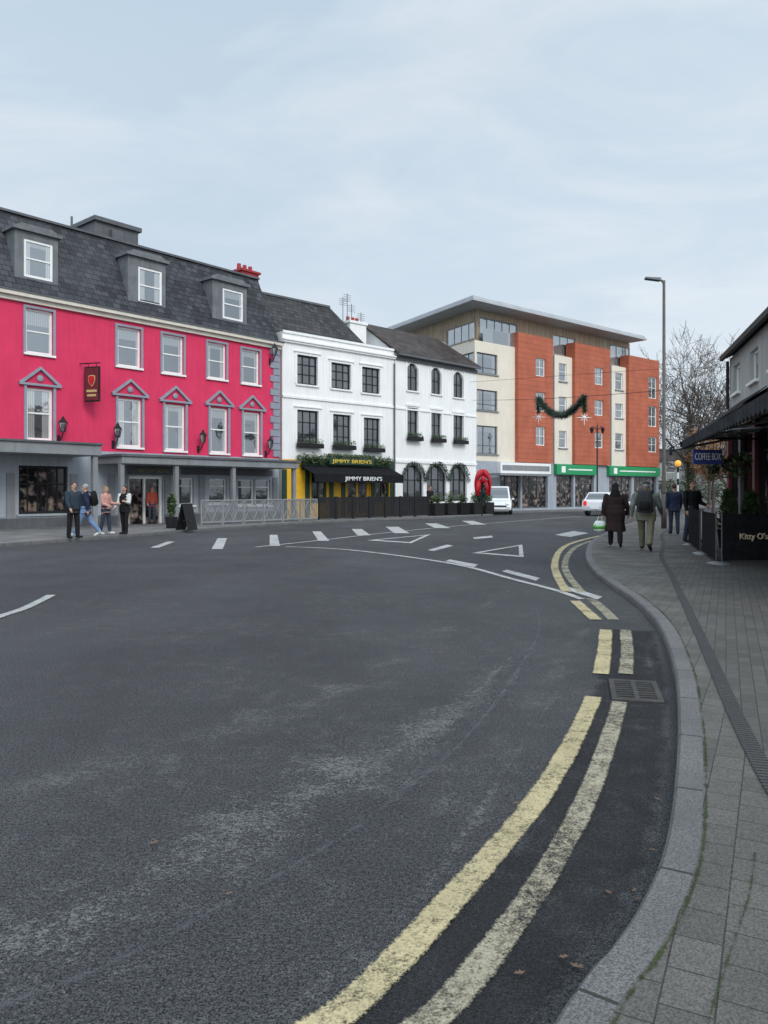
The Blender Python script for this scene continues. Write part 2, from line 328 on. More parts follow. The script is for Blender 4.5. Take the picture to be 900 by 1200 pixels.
def win(par,o,y=.1,fw=.07,fm='wframe',gm='glass',cols=(),rows=(),sill=None,name='window',sub=None,bw=None):
    a,b,c,d=o[:4]; bw=bw or fw*.6; mb=MB(); y1=y+.07
    mb.box(a,a+fw,y,y1,c,d); mb.box(b-fw,b,y,y1,c,d); mb.box(a+fw,b-fw,y,y1,d-fw,d); mb.box(a+fw,b-fw,y,y1,c,c+fw)
    for k in cols: x=a+(b-a)*k; mb.box(x-bw/2,x+bw/2,y+.012,y1-.012,c+fw,d-fw)
    for k in rows: z=c+(d-c)*k; mb.box(a+fw,b-fw,y+.004,y1-.006,z-bw/2,z+bw/2)
    w=mb.build(name if not sub else 'window_frame',fm,par)
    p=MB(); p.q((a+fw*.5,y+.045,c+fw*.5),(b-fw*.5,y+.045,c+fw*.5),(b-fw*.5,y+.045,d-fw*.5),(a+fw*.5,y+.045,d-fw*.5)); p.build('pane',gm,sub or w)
    if sill: MB().box(a-.09,b+.09,-.1,y-.003,c-.09,c-.003).build('sill',sill,sub or w)
    return w
def archfill(mb,o,y,dep,m=0,n=10,rise=None):
    a,b,c,d=o; r=(b-a)/2; h=rise or r; cx=(a+b)/2; z0=d-h
    for sg in (-1,1):
        pts=[(cx+sg*r,z0)]+[(cx+sg*r*math.cos(i/n*math.pi/2),z0+h*math.sin(i/n*math.pi/2)) for i in range(1,n+1)]+[(cx+sg*r,d)]
        mb.ext(pts,y+.002,y+dep,m)
# ---------------------------------------------------------------- camera, world, sun
cam=bpy.data.cameras.new('camera'); co=bpy.data.objects.new('camera',cam); COL.objects.link(co); co.location=(0,0,CH); co.rotation_euler=(R(90),0,0)
cam.sensor_fit='HORIZONTAL'; cam.sensor_width=36; cam.lens=36*FP/900; cam.shift_y=-(600-HY)/900; cam.clip_end=2000; cam.clip_start=.05; S.camera=co
S.view_settings.view_transform='Standard'; S.view_settings.look='None'; S.view_settings.exposure=0
sd=Vector((.42,-.72,.62)).normalized()
sun=bpy.data.lights.new('sun','SUN'); sun.energy=1.5; sun.angle=R(20); sun.color=(1,.965,.92); so=bpy.data.objects.new('sun',sun); COL.objects.link(so); so.rotation_euler=sd.to_track_quat('Z','Y').to_euler(); so.location=(20,-30,40)
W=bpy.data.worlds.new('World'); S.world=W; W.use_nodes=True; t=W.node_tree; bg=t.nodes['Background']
sky=N(t,'TexSky',sky_type='NISHITA'); sky.sun_disc=False; sky.sun_elevation=math.asin(sd.z); sky.sun_rotation=math.atan2(sd.x,sd.y); sky.air_density=1.2; sky.dust_density=2.5
tc=N(t,'TexCoord'); sp=N(t,'SeparateXYZ',{0:tc.outputs['Generated']}); z=sp.outputs[2]
zz=mth(t,'ADD',mth(t,'MAXIMUM',z,0.),.24)
pr=N(t,'VectorMath',{0:tc.outputs['Generated'],1:N(t,'CombineXYZ',{0:zz,1:zz,2:1.}).outputs[0]},operation='DIVIDE').outputs[0]
mp=N(t,'Mapping',{'Vector':pr,'Scale':(.9,1.5,.6),'Rotation':(0,0,.35),'Location':(3.1,1.7,0)}).outputs[0]
n1=N(t,'TexNoise',{'Vector':mp,'Scale':2.1,'Detail':11.,'Roughness':.58,'Distortion':.6}).outputs['Fac']
base=mixc(t,mr(t,z,0.,.55,0,1),(6.8,7.5,8.15,1),(4.75,5.9,7.0,1))
c=mixc(t,mr(t,n1,.42,.68,0,.8),base,(7.1,7.65,8.15,1))
c=mixc(t,mr(t,noise(t,mp,.8,6,.52),.44,.66,0,.4),c,(4.5,5.5,6.55,1))
c=mixc(t,.93,sky.outputs[0],c)
k=mth(t,'ADD',mr(t,z,.56,1.,1.,2.),mth(t,'MULTIPLY',mr(t,sp.outputs[1],-.05,-.9,0,1),1.05))  # out-of-frame boost: brighter zenith plus added glow behind the camera to lift facades
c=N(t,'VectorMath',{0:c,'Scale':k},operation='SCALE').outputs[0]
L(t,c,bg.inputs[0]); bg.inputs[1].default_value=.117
# ---------------------------------------------------------------- ground, road, pavements
mb=MB(); mb.q((-500,-300,-.06),(500,-300,-.06),(500,900,-.06),(-500,900,-.06)); struct(mb.build('ground',mat('far_ground',(.10,.105,.08),.9,.3,.05)),'flat open ground reaching the horizon beyond the street','ground')
mb=MB(); mb.q((-60,-20,0),(60,-20,0),(60,130,0),(-60,130,0)); struct(mb.build('road','asphalt'),'dark grey worn asphalt road curving round the corner','road')
KR=[(-6,-4),(-3,-1.6),(-1.2,0),(-.2,1.2),(.55,2.32),(.76,2.59),(.96,2.88),(1.2,3.31),(1.53,4.06),(2.0,5.24),(2.52,6.7),(3.12,8.73),(3.5,10.67),(3.72,12.5),(4.05,14.85),(4.72,18),(5.9,22.2),(7.0,25.3),(9.3,31),(12.5,38),(17,46),(24,55),(34,66),(50,82)]
KL=[(-20,6),(-16,12),(-13.2,17),(-10.9,21.8),(-8.9,26.2),(-7.1,30.6),(-3.1,38.2),(2.9,44.2),(6.7,48.4),(7.2,52.6),(9.5,55.0),(16,59.5),(25,66.5),(37,77),(55,92)]
PZ=.08
def kerb(K,sg,z,name,label,pm,pname,plabel,reach,kw=.145):
    P=cr(K,8); Nn=[n*sg for n in normals(P)]; mb=MB(); mb.uv=[]; u=0; inner=[]
    for i,p in enumerate(P):
        if i: u+=(p-P[i-1]).length
        for (o,zz,v) in ((0,-.02,0),(.008,z-.018,.3),(.025,z,.4),(kw,z,1)):
            q=p+Nn[i]*o; mb.v.append((q.x,q.y,zz)); mb.uv.append((u,v))
        q=p+Nn[i]*kw; inner.append(q)
        if i:
            for k in range(3): a=4*(i-1)+k; b=4*i+k; mb.f.append((a,a+1,b+1,b)); mb.m.append(0)
    struct(mb.build(name,'kerb'),label,'kerb')
    mb=MB()
    for i in range(len(inner)-1):
        a,b=inner[i],inner[i+1]
        if b.y-a.y<1e-4: continue
        mb.q((a.x,a.y,z),(b.x,b.y,z),(b.x+reach,b.y,z),(a.x+reach,a.y,z))
    struct(mb.build(pname,pm),plabel,'pavement'); return inner
kerb(KR,1,PZ,'kerb','grey granite kerb sweeping along the right hand pavement','pav','pavement','grey stone paved footway along the right side',45)
kerb(KL,-1,.1,'kerb','granite kerb in front of the pink and white buildings','pavl','pavement','pale paved footway in front of the pink and white buildings',-45)
CHN=[(1.05,.3),(1.5,2.2),(1.8,3.2)]+[G(*p,PZ) for p in ((900,912),(862,838),(840,788),(816,735),(798,697),(785,671),(775,652))]+[(8.0,22.0),(10,27.5),(13.5,35)]
cp=cr(CHN,8); mb=MB()
for a,b in zip(cp,cp[1:]): mb.q((a.x,a.y,PZ+.004),(b.x,b.y,PZ+.004),(b.x+20,b.y,PZ+.004),(a.x+20,a.y,PZ+.004))
struct(mb.build('pavement','pav2'),'small dark setts between the slotted channel and the pub','pavement')
ribbon('drain_channel',CHN,.1,PZ+.009,'chan','slim slotted drainage channel running along the right pavement','drain')
ribbon('moss_strip',KR[3:14],.035,PZ+.005,'moss','green moss in the joint behind the kerb','moss',8,.16)
ribbon('moss_strip',[G(830,1198,PZ),G(858,1110,PZ),G(878,1050,PZ),G(885,1000,PZ)],.022,PZ+.006,'moss','green moss in a paver joint at the lower right','moss')
# markings
Z1,Z2,Z3=.004,.008,.012
taper=lambda w_: (lambda k: w_*max(.02,math.sin(math.pi*k))**.6)
ribbon('repair_strip',KR[2:12],.62,.0012,'repair','darker repair strip of asphalt along the right kerb','road repair',8,-.34)
SEAM=[G(628,712),G(633,735),G(620,765),G(590,812),G(540,872),G(470,932),G(400,982),G(300,1042),G(150,1122),G(0,1182),(-1.6,2.1)]
ribbon('road_seam',SEAM,lambda k:.13-.03*k,Z2,'seam','grey tar seam curving across the asphalt','road seam')
ribbon('worn_asphalt',[G(600,770),G(520,845),G(430,895),G(330,950),G(210,1015),G(60,1090),G(-180,1200)],taper(1.6),Z1,'worn','pale worn aggregate along the tar seam','worn road')
ribbon('worn_asphalt',[G(660,800),G(610,880),G(540,985),G(470,1075),G(380,1150),G(300,1215)],taper(.34),Z1,'worn2','pale scuffed strip left of the yellow lines','worn road')
ribbon('worn_asphalt',[G(690,735),G(640,800),G(560,900),G(480,970)],taper(1.1),.002,'worn2','light scuffs beside the drain gully','worn road')
ribbon('worn_asphalt',[G(600,690),G(520,740),G(420,800),G(300,850),G(120,900),G(-100,960)],taper(2.6),.0025,'worn2','broad pale wheel worn band in the middle of the road','worn road')
ribbon('worn_asphalt',[G(790,735),G(760,760),G(775,820),G(785,880)],taper(.25),.003,'worn2','pale grit along the kerb face by the gully','worn road')
YL=[G(330,1230),G(400,1190),G(480,1112),G(560,1022),G(620,952),G(662,888),G(690,832),G(695,818)]
YR=[G(440,1240),G(515,1190),G(590,1100),G(650,1010),G(695,920),G(722,840),G(726,824)]
def yl(P,w,m,l): ribbon('yellow_line',P,w,Z3,m,l,'road marking')
yl(YL,.135,'yline','left of the two near yellow lines, thickly painted'); yl(YR,.125,'yline2','right of the two near yellow lines, paler and worn')
yl([G(704,791),G(708,765),G(710,739)],.15,'yline','short left yellow line just beyond the drain gully'); yl([G(733,791),G(735,765),G(733,739)],.14,'yline2','short right yellow line just beyond the drain gully')
yl([G(698,727),G(685,715),G(674,705)],.17,'yline','left yellow dash before the far yellow lines'); yl([G(719,727),G(706,714),G(692,702)],.16,'yline2','right yellow dash before the far yellow lines')
yl([G(664,694),G(654,677),G(650,662),G(656,646),G(670,637),G(700,629),G(740,621)],.17,'yline','left far yellow line bending out of sight'); yl([G(682,695),G(668,678),G(662,664),G(667,649),G(680,639),G(708,630.5),G(750,622)],.16,'yline2','right far yellow line bending out of sight along the kerb')
ribbon('white_line',[G(335,641),G(400,644),G(470,652),G(540,663),G(600,679),G(650,692),G(682,703)],lambda k:.17-.04*k,Z3,'wline','long curved white line across the junction','road marking')
ribbon('white_line',[G(-40,737),G(0,723),G(30,713),G(60,698)],.15,Z3,'wline','curved white line at the left edge of the picture','road marking')
ribbon('white_line',[G(300,641.5),G(380,633),G(450,625),G(560,614.5),G(690,604.5)],.15,Z3,'wline','thin white line along the far lane','road marking')
for i,q in enumerate([((176,642),(186,642),(205,635),(196,635)),((248,643.5),(261,643.5),(266,631),(255,631)),((316,640),(328,640),(325,627),(316,627)),((373,634),(386,634),(376,623),(366,623)),((419,627.5),(434,627.5),(424,620),(412,620)),((462,625),(480,625),(467,617.5),(452,617.5)),((510,619),(528,619),(512,613.5),(498,613.5)),((553,615),(570,615),(555,610.5),(541,610.5))]):
    poly('white_dash',[G(*p) for p in q],Z2,'wpoly','%s white block from the left in the row across the far lane'%['first','second','third','fourth','fifth','sixth','seventh','eighth'][i],'road marking')
for q,l in [(((501,645),(508,646),(531,640),(524,638.5)),'small white dash left of the give way triangle'),(((522,658),(556,665),(560,662),(527,656)),'white dash beside the middle of the curved line'),(((588,670),(628,681),(633,678),(594,668)),'white dash below the give way triangle'),(((655,689),(700,703),(706,700),(662,687)),'white dash next to the yellow lines'),(((650,627),(668,629.5),(690,625),(672,622.5)),'white mark beyond the triangles'),(((556,632),(578,630),(576,628),(554,630)),'small white dash in the far lane')]:
    poly('white_dash',[G(*p) for p in q],Z2+.001,'wpoly',l,'road marking')
def tri(a,b,c,w,label):
    P=[G(*a),G(*b),G(*c)]; cen=(P[0]+P[1]+P[2])/3; mb=MB()
    for i in range(3):
        p,q=P[i],P[(i+1)%3]; mb.q((p.x,p.y,Z3),(q.x,q.y,Z3),*[(r_.x,r_.y,Z3) for r_ in (q.lerp(cen,w),p.lerp(cen,w))])
    struct(mb.build('give_way_triangle','wpoly'),label,'road marking')
tri((553,648.5),(614,653.5),(612,638.5),.25,'nearer white give way triangle outline on the road'); tri((430,633.5),(482,637),(505,626.5),.25,'farther white give way triangle outline on the road')
# gully
g=thing('drain_grate','rectangular iron gully grate set in the road between yellow lines','drain grate',(2.0,6.12,0),R(-14))
mb=MB()
mb.box(-.19,.19,-.33,-.28,.0,.014); mb.box(-.19,.19,.28,.33,.0,.014); mb.box(-.19,-.15,-.28,.28,.0,.014); mb.box(.15,.19,-.28,.28,.0,.014); mb.build('frame','iron',g)
mb=MB()
for i in range(8): y=-.27+i*.07; mb.box(-.15,.15,y,y+.03,.003,.012)
mb.box(-.018,.018,-.278,.278,.004,.0135); mb.build('bars','iron',g)
mb=MB(); mb.q((-.15,-.28,.002),(.15,-.28,.002),(.15,.28,.002),(-.15,.28,.002)); mb.build('pit','bfabric',g)
for i,(px,py,l) in enumerate([(713,1050,'brown fallen leaf left of the pair by the kerb'),(743,1048,'brown fallen leaf touching the kerb face'),(660,1127,'curled brown leaf on the asphalt right of the yellow lines'),(605,945,'small leaf beside the left yellow line'),(609,1146,'leaf lying on the worn right yellow line'),(748,1058,'leaf just below the one at the kerb face'),(676,1138,'second leaf right of the curled brown one'),(430,800,'lone leaf in the middle of the road'),(180,992,'tiny leaf on the pale worn aggregate'),(268,1052,'small leaf near the tar seam lower left'),(765,1000,'leaf by the kerb above the leaf at its face'),(770,940,'small leaf by the kerb, well below the gully'),(516,768,'far leaf left of the tar seam')]):
    p=G(px,py); a=ru(0,6.28); k=ru(.013,.023); mb=MB(); pts=[(-1.2,0,.1),(-.6,.5,.3),(-.1,.35,.12),(.25,.75,.35),(.5,.3,.15),(1.2,.05,.4),(.5,-.35,.1),(.2,-.7,.3),(-.1,-.3,.1),(-.6,-.5,.35)]
    mb.v=[(x*k,y*k,.016+zz*k*.8) for x,y,zz in pts]+[(0,0,.016)]
    mb.f=[(j,(j+1)%10,10) for j in range(10)]; mb.m=[0]*10
    o=mb.build('fallen_leaf','brownleaf',None,loc=(p.x,p.y,0),rz=a); tag(o,l,'leaf','fallen leaves on the road')
# ---------------------------------------------------------------- pink hotel
P=Fr((-14.95,29.9),(-5.6,40.9))
hot=thing('hotel_building','bright pink three storey hotel with slate mansard and grey ground floor','building',(P.A.x,P.A.y,0),P.rz)
EZ=9.3; TZ=13.1; XL=-5.; XR=P.L
w2=[P.rect(*q) for q in ((30,62,363,415),(137,165,384,430),(190,215,393,438),(243,265,402,444),(283,304,410,450))]
w1=[P.rect(*q) for q in ((31,62,455,516),(138,166,467,524),(193,217,474,528),(246,267,478,531),(285,305,483,533))]
mb=MB(); wall(mb,XL,XR,3.3,EZ,w2+w1); mb.q((XR,0,3.3),(XR,10,3.3),(XR,10,EZ),(XR,0,EZ)); mb.q((XL,0,3.3),(XL,10,3.3),(XL,10,EZ),(XL,0,EZ)); mb.q((XL,10,0),(XR,10,0),(XR,10,EZ),(XL,10,EZ)); mb.build('wall','pink',hot)
gw=[P.rect(22,80,546,602),P.rect(150,191,558,622),P.rect(210,227,560,592),P.rect(245,266,561,590),P.rect(279,298,562,592),P.rect(300,317,562,592)]
gw[1]=(gw[1][0],gw[1][1],.1,gw[1][3])
mb=MB(); wall(mb,XL,XR,0,3.3,gw,dep=.25); mb.q((XR,0,0),(XR,10,0),(XR,10,3.3),(XR,0,3.3)); mb.build('ground_floor_wall','grey',hot)
for o in w2:
    w=win(hot,o,rows=(.5,),sill='wframe',fw=.09); s_=MB(); a,b,c,d=o; f=.1
    s_.box(a-f,a,-.05,.0,c-.1,d+f); s_.box(b,b+f,-.05,0,c-.1,d+f); s_.box(a,b,-.05,0,d,d+f); s_.build('window_surround','trim',w)
for i,o in enumerate(w1):
    w=win(hot,o,rows=(.52,),sill='wframe',fw=.1); s_=MB(); a,b,c,d=o; f=.11
    s_.box(a-f,a,-.06,0,c-.1,d+.08); s_.box(b,b+f,-.06,0,c-.1,d+.08); s_.box(a-f-.2,b+f+.2,-.12,0,d+.08,d+.17); s_.build('window_surround','trim',w)
    s_=MB(); mx=(a+b)/2; hw=(b-a)/2+.34; z0=d+.17; H=.7; th_=.1
    for sg in (-1,1): s_.ext([(mx+sg*hw,z0+.001),(mx+sg*(hw-th_*1.9),z0+.001),(mx,z0+H-th_*1.25),(mx,z0+H)],-.12,-.001)
    s_.sph((mx,-.04,z0+.22),(.14,.05,.14)); s_.build('pediment','trim',w)
win(hot,gw[0],y=.12,fm='bframe',gm='shop',cols=(.2,.4,.6,.8),rows=(.62,),fw=.1,sill='grey')
a,b,c,d=gw[1]; mb=MB(); mb.box(a,a+.12,.1,.2,c,d); mb.box(b-.12,b,.1,.2,c,d); mb.box(a+.12,b-.12,.1,.2,d-.12,d); mb.box((a+b)/2-.05,(a+b)/2+.05,.11,.19,c,d-.12); dr=mb.build('door','wframe',hot)
mb=MB(); mb.q((a,.22,c),(b,.22,c),(b,.22,d),(a,.22,d)); mb.build('pane','shop',dr)
MB().box((a+b)/2+.08,(a+b)/2+.11,.06,.1,c+.8,c+1.2).build('handle','steel',dr)
for o in gw[2:]: win(hot,o,y=.12,gm='dglass',rows=(.7,),sill='wframe')
for px in (12,86,130,146,196,236,272,322): x=P.s(px); MB().box(x-.16,x+.16,-.07,-.001,.1,2.3).build('pilaster','mgrey',hot)
for a,b in ((XL,gw[1][0]-.05),(gw[1][1]+.05,XR)): MB().box(a,b,-.09,-.0705,.1,.5).build('plinth','dgrey',hot); MB().box(a,b,-.05,-.002,.5,.56).build('plinth_rail','mgrey',hot)
# roof
mb=MB(); y1=1.55
mb.q((XL,-.05,EZ+.16),(XR,-.05,EZ+.16),(XR-.15,y1,TZ),(XL,y1,TZ)); mb.q((XL,y1,TZ),(XR-.15,y1,TZ),(XR-.15,10,TZ+.1),(XL,10,TZ+.1)); mb.q((XR,-.05,EZ+.16),(XR,10,EZ+.16),(XR-.15,10,TZ+.1),(XR-.15,y1,TZ)); mb.q((XL,10,EZ),(XR,10,EZ),(XR-.15,10,TZ+.1),(XL,10,TZ+.1)); rf=mb.build('roof','slate',hot)
MB().box(XL,XR-.1,y1-.12,y1+.12,TZ-.03,TZ+.07).build('ridge_trim','dgrey',rf)
mb=MB(); mb.box(XL,XR+.1,-.3,-.001,EZ-.02,EZ+.13); mb.box(XL,XR+.06,-.14,-.001,EZ-.2,EZ-.021); mb.build('gutter','creamline',hot)
MB().box(XL,XR+.12,-.34,-.05,EZ+.131,EZ+.2).build('gutter_edge','dgrey',hot)
for q,wq in (((17,68,274,346),(28,62,283,327)),((150,194,304,363),(162,190,315,357)),((249,289,332,381),(261,285,340,375))):
    a,b,c,d=P.rect(*q,.25); c=EZ+.3; e,f,g_,h_=P.rect(*wq,.25)
    mb=MB(); wall(mb,a,b,c,d,[(e,f,g_,h_)],y=.25,dep=.1); mb.box(a,a+.1,.27,2.2,c,d); mb.box(b-.1,b,.27,2.2,c,d); mb.box(a-.12,b+.12,.1,2.6,d,d+.14); mb.ext([(a-.02,d+.14),(b+.02,d+.14),(b-.25,d+.3),(a+.25,d+.3)],.2,2.6)
    dm=mb.build('dormer','lead',hot); win(dm,(e,f,g_,h_),y=.28,fw=.1,rows=(.5,),sub=dm)
a,b,_,_=P.rect(108,158,252,290,3.5); mb=MB(); mb.box(a,b,3.2,5.2,TZ-.3,14.4); mb.box(a-.12,b+.12,3.05,5.4,14.4,14.6); mb.box(a+.7,a+1.3,2.9,3.199,13.3,14.1); mb.build('roof_plant_room','dgrey',hot)
a=P.s(292,3.); mb=MB(); mb.box(a-.6,a+.6,2.9,3.9,TZ-.2,TZ+.75); mb.box(a-.7,a+.7,2.8,4.,TZ+.75,TZ+.87)
ch=mb.build('chimney','redbr',hot)
for k in (-.4,0,.4): MB().tube([(a+k,3.4,TZ+.86),(a+k,3.4,TZ+1.25)],[.14,.11],10).build('chimney_pot','redbr',ch)
mb=MB(); mb.tube([(P.s(84,2.5),2.5,TZ),(P.s(84,2.5),2.5,TZ+.9)],.05,6); mb.build('vent_pipe','dgrey',rf)
mb=MB(); z=3.4; i=0
while z<EZ-.4: mb.box(XR-(.62 if i%2 else .42),XR+.03,-.06,-.001,z,z+.33); z+=.36; i+=1
mb.build('quoins','trim',hot)
# canopies
xe=P.s(116,-2.); mb=MB(); mb.box(XL,xe,-2.2,-.002,3.0,3.42); cn=mb.build('canopy','mgrey',hot,bev=.02); MB().box(XL,xe+.06,-2.28,-.003,3.421,3.5).build('canopy_edge','dgrey',cn)
x0,x1=P.s(140,-2.),P.s(347,-2.); mb=MB(); mb.box(x0,x1,-2.2,-.002,2.72,3.02); cn=mb.build('canopy','mgrey',hot,bev=.02); MB().box(x0-.08,x1+.08,-2.28,-.003,3.021,3.12).build('canopy_edge','dgrey',cn)
for px in (142,206,273,344):
    x=P.s(px,-2.); mb=MB(); mb.box(x-.09,x+.09,-2.1,-1.92,.1,2.719); mb.box(x-.13,x+.13,-2.14,-1.88,.1,.3); mb.build('canopy_post','mgrey',hot)
x=xe-.2; MB().box(x-.1,x+.1,-2.1,-1.9,.1,2.999).build('canopy_post','mgrey',hot)
a,b=P.s(148),P.s(206); fb=MB().box(a,b,-.1,-.071,2.32,2.68).build('fascia_board','dgrey',hot); text('reception_lettering','RECEPTION','dgold',fb,((a+b)/2,-.115,2.5),(b-a)*.58,h=.15)
a,b=P.s(212),P.s(318); MB().box(a,b,-.1,-.071,2.36,2.66).build('fascia_board','dgrey',hot)
# hanging sign
c_=P.w(P.s(108,-.6),-.62); hs=thing('hanging_sign','dark red projecting pub sign with gold crest on the pink wall','sign',(c_.x,c_.y,0),P.rz+.42)
zt,zb=P.z(108,430,-.55),P.z(108,471,-.55); mb=MB(); mb.box(-.04,.04,-.37,.37,zb,zt); mb.build('board','black',hs,bev=.01)
for sx in (-1,1):
    MB().box(sx*.045-.004,sx*.045+.004,-.32,.32,zb+.06,zt-.06).build('sign_face','dred',hs)
    sh_=[(-.17,.2),(0,.24),(.17,.2),(.17,0),(.1,-.16),(0,-.26),(-.1,-.16),(-.17,0)]
    mb=MB(); mb.loops([[(sx*.052,y,zb+.88+q) for y,q in sh_],[(sx*.06,y*.9,zb+.88+q*.9) for y,q in sh_]]); mb.build('crest','gold',hs)
    mb=MB(); mb.loops([[(sx*.061,y*.85,zb+.88+q*.85) for y,q in sh_],[(sx*.067,y*.75,zb+.88+q*.75) for y,q in sh_]]); mb.build('crest_field','red',hs)
    MB().box(sx*.053-.003,sx*.053+.003,-.25,.25,zb+.4,zb+.5).build('gold_band','gold',hs); MB().box(sx*.053-.003,sx*.053+.003,-.22,.22,zb+.22,zb+.31).build('gold_band','gold',hs)
mb=MB(); mb.tube([(0,.62,zt+.15),(0,-.38,zt+.15)],.025); mb.tube([(0,.2,zt-.01),(0,.2,zt+.15)],.015); mb.tube([(0,-.2,zt-.01),(0,-.2,zt+.15)],.015); mb.build('bracket','black',hs)
def lantern(F,px,py,label,off=-.4):
    x=F.s(px,off); zc=F.z(px,py,off); c=F.w(x,off); o=thing('wall_lantern',label,'lantern',(c.x,c.y,zc),F.rz,'black wall lanterns on the pink hotel')
    mb=MB(); mb.tube([(0,-off-.01,-.55),(0,-off-.15,-.62),(0,.1,-.5),(0,0,-.32)],.022); mb.box(-.06,.06,-off-.04,-off-.004,-.75,-.4); mb.build('bracket','black',o)
    mb=MB(); mb.loft([(0,0,-.3,.05,.05),(0,0,-.28,.1,.1)],4); mb.loft([(0,0,.1,.22,.22),(0,0,.22,.1,.1),(0,0,.3,.06,.06),(0,0,.36,.02,.02)],4)
    for k in range(4): a=k*math.pi/2; mb.tube([(.1*math.cos(a),.1*math.sin(a),-.28),(.19*math.cos(a),.19*math.sin(a),.1)],.014,5)
    mb.build('cage','black',o); mb=MB(); mb.loft([(0,0,-.27,.08,.08),(0,0,.095,.165,.165)],4); mb.build('glass','glass',o)
for px,py,l in ((74,498,'black wall lantern right of the leftmost tall pink wall window'),(138,505,'black wall lantern above the reception canopy left end'),(238,512,'black wall lantern between third and fourth tall windows'),(317,519,'black wall lantern low at the right corner of the pink wall'),(322,410,'black wall lantern high on the grey corner quoins')): lantern(P,px,py,l)
# lattice railing and street front items
ORD=['first','second','third','fourth','fifth','sixth','seventh','eighth','ninth','tenth']
x0,x1=P.s(235,-3.2),P.s(372,-3.2); n=6; st=(x1-x0)/n
for i in range(n):
    c=P.w(x0+i*st,-3.2); f=thing('lattice_barrier','grey lattice terrace barrier, %s panel from the left'%ORD[i],'barrier',(c.x,c.y,.1),P.rz,'grey lattice barriers before the hotel')
    MB().box(.02,.06,-.02,.02,0,1.1).build('post','lattice',f); MB().box(st-.06,st-.02,-.02,.02,0,1.1).build('post','lattice',f)
    MB().box(.06,st-.06,-.02,.02,1.05,1.1).build('top_rail','lattice',f); MB().box(.06,st-.06,-.02,.02,.1,.15).build('bottom_rail','lattice',f)
    mb=MB(); k=2; dx=(st-.12)/k
    for j in range(k):
        a=.06+j*dx; mb.tube([(a,.006,.15),(a+dx,.006,1.05)],.016,5); mb.tube([(a+dx,-.006,.15),(a,-.006,1.05)],.016,5)
    mb.build('lattice','lattice',f)
    mb=MB(); k=int((st-.12)/.06)
    for j in range(k): a=.07+j*(st-.14)/k; mb.box(a,a+.034,.02,.026,.15,1.05)
    mb.build('mesh_infill','screen',f)
def potplant(label,loc,r,h,tub='black',tr=.25,th=.45,lm='leaf',n=700,cone=False,grp=None):
    o=thing('potted_shrub',label,'plant',loc,ru(0,3),grp); mb=MB(); mb.loft([(0,0,0,tr*.8,tr*.8),(0,0,th,tr,tr)],14); mb.build('pot',tub,o); mb=MB()
    if cone:
        for _ in range(n):
            k=rnd(); rr=r*(1-k*.85)*ru(.7,1.05); a=ru(0,6.28); p=Vector((rr*math.cos(a),rr*math.sin(a),th+k*h)); q=Vector((ru(-1,1),ru(-1,1),ru(-.3,1.))).normalized(); s_=q.orthogonal()*.022; mb.q(p,p+q*.06+s_,p+q*.13,p+q*.06-s_)
    else: mb.leaves((0,0,th+h/2),(r,r,h/2+.05),n,.06)
    mb.build('foliage',lm,o,norm=False); MB().tube([(0,0,th-.1),(0,0,th+h*.8)],[.025,.012],6).build('stem','bark',o); return o
p=G(201,619,.1); potplant('tall dark shrub in a black pot right of the reception door',p,.2,1.0)
def board(label,p,rz,col='black'):
    o=thing('menu_board',label,'sign',p,rz)
    for s_ in (-1,1):
        mb=MB(); mb.loops([[(-.3,s_*.28,0),(.3,s_*.28,0),(.3,s_*.28+.02,0),(-.3,s_*.28+.02,0)],[(-.3,s_*.02,1.),(.3,s_*.02,1.),(.3,s_*.02+.02,1.),(-.3,s_*.02+.02,1.)]]); mb.build('panel',col,o)
    MB().tube([(-.3,.01,1.01),(.3,.01,1.01)],.018).build('hinge','steel',o); MB().tube([(0,-.2,.35),(0,.2,.35)],.01).build('brace','steel',o)
board('black folding menu board by the lattice barriers',G(219,621,.1),P.rz+.3)
# ---------------------------------------------------------------- white pub building
W1=Fr((-5.45,41.15),(.62,46.8)); L1=W1.L
pb=thing('pub_building','white stuccoed pub building with black windows and yellow shopfront','building',(W1.A.x,W1.A.y,0),W1.rz)
PZ1=10.15
a2=[W1.rect(*q) for q in ((348,372,417,451),(388,411,426,456),(424,445,431,461))]; a1=[W1.rect(*q) for q in ((348,373,481,521),(390,411,486,523),(426,445,490,526))]
mb=MB(); wall(mb,0,L1,3.3,PZ1,a2+a1); mb.q((0,0,0),(0,9,0),(0,9,PZ1),(0,0,PZ1)); mb.q((L1,0,0),(L1,9,0),(L1,9,PZ1),(L1,0,PZ1)); mb.q((0,9,0),(L1,9,0),(L1,9,PZ1),(0,9,PZ1)); mb.q((0,0,PZ1),(L1,0,PZ1),(L1,.35,PZ1),(0,.35,PZ1)); mb.q((0,.35,PZ1),(L1,.35,PZ1),(L1,.35,9.8),(0,.35,9.8)); mb.build('wall','white',pb)
for o in a2: win(pb,o,fm='bframe',gm='dglass',cols=(.33,.67),rows=(.35,.68),sill='white',fw=.08)
for o in a1: win(pb,o,fm='bframe',gm='dglass',cols=(.33,.67),rows=(.3,.65),sill='white',fw=.08)
mb=MB(); mb.box(-.02,L1+.02,-.13,-.001,9.6,9.7); mb.box(-.02,L1+.02,-.2,-.001,9.7,9.78)
mb.box(0,L1,-.08,-.001,PZ1-.06,PZ1+.07); mb.build('cornice','white',pb)
mb=MB()
mb.box(0,L1,-.08,-.001,6.62,6.74)
for o in a2+a1:
    a,b,c,d=o; mb.box(a-.16,a-.004,-.04,-.001,c,d+.14); mb.box(b+.004,b+.16,-.04,-.001,c,d+.14); mb.box(a-.004,b+.004,-.04,-.001,d+.004,d+.14); mb.box(a-.22,b+.22,-.1,-.0012,d+.141,d+.21)
mb.build('mouldings','white',pb)
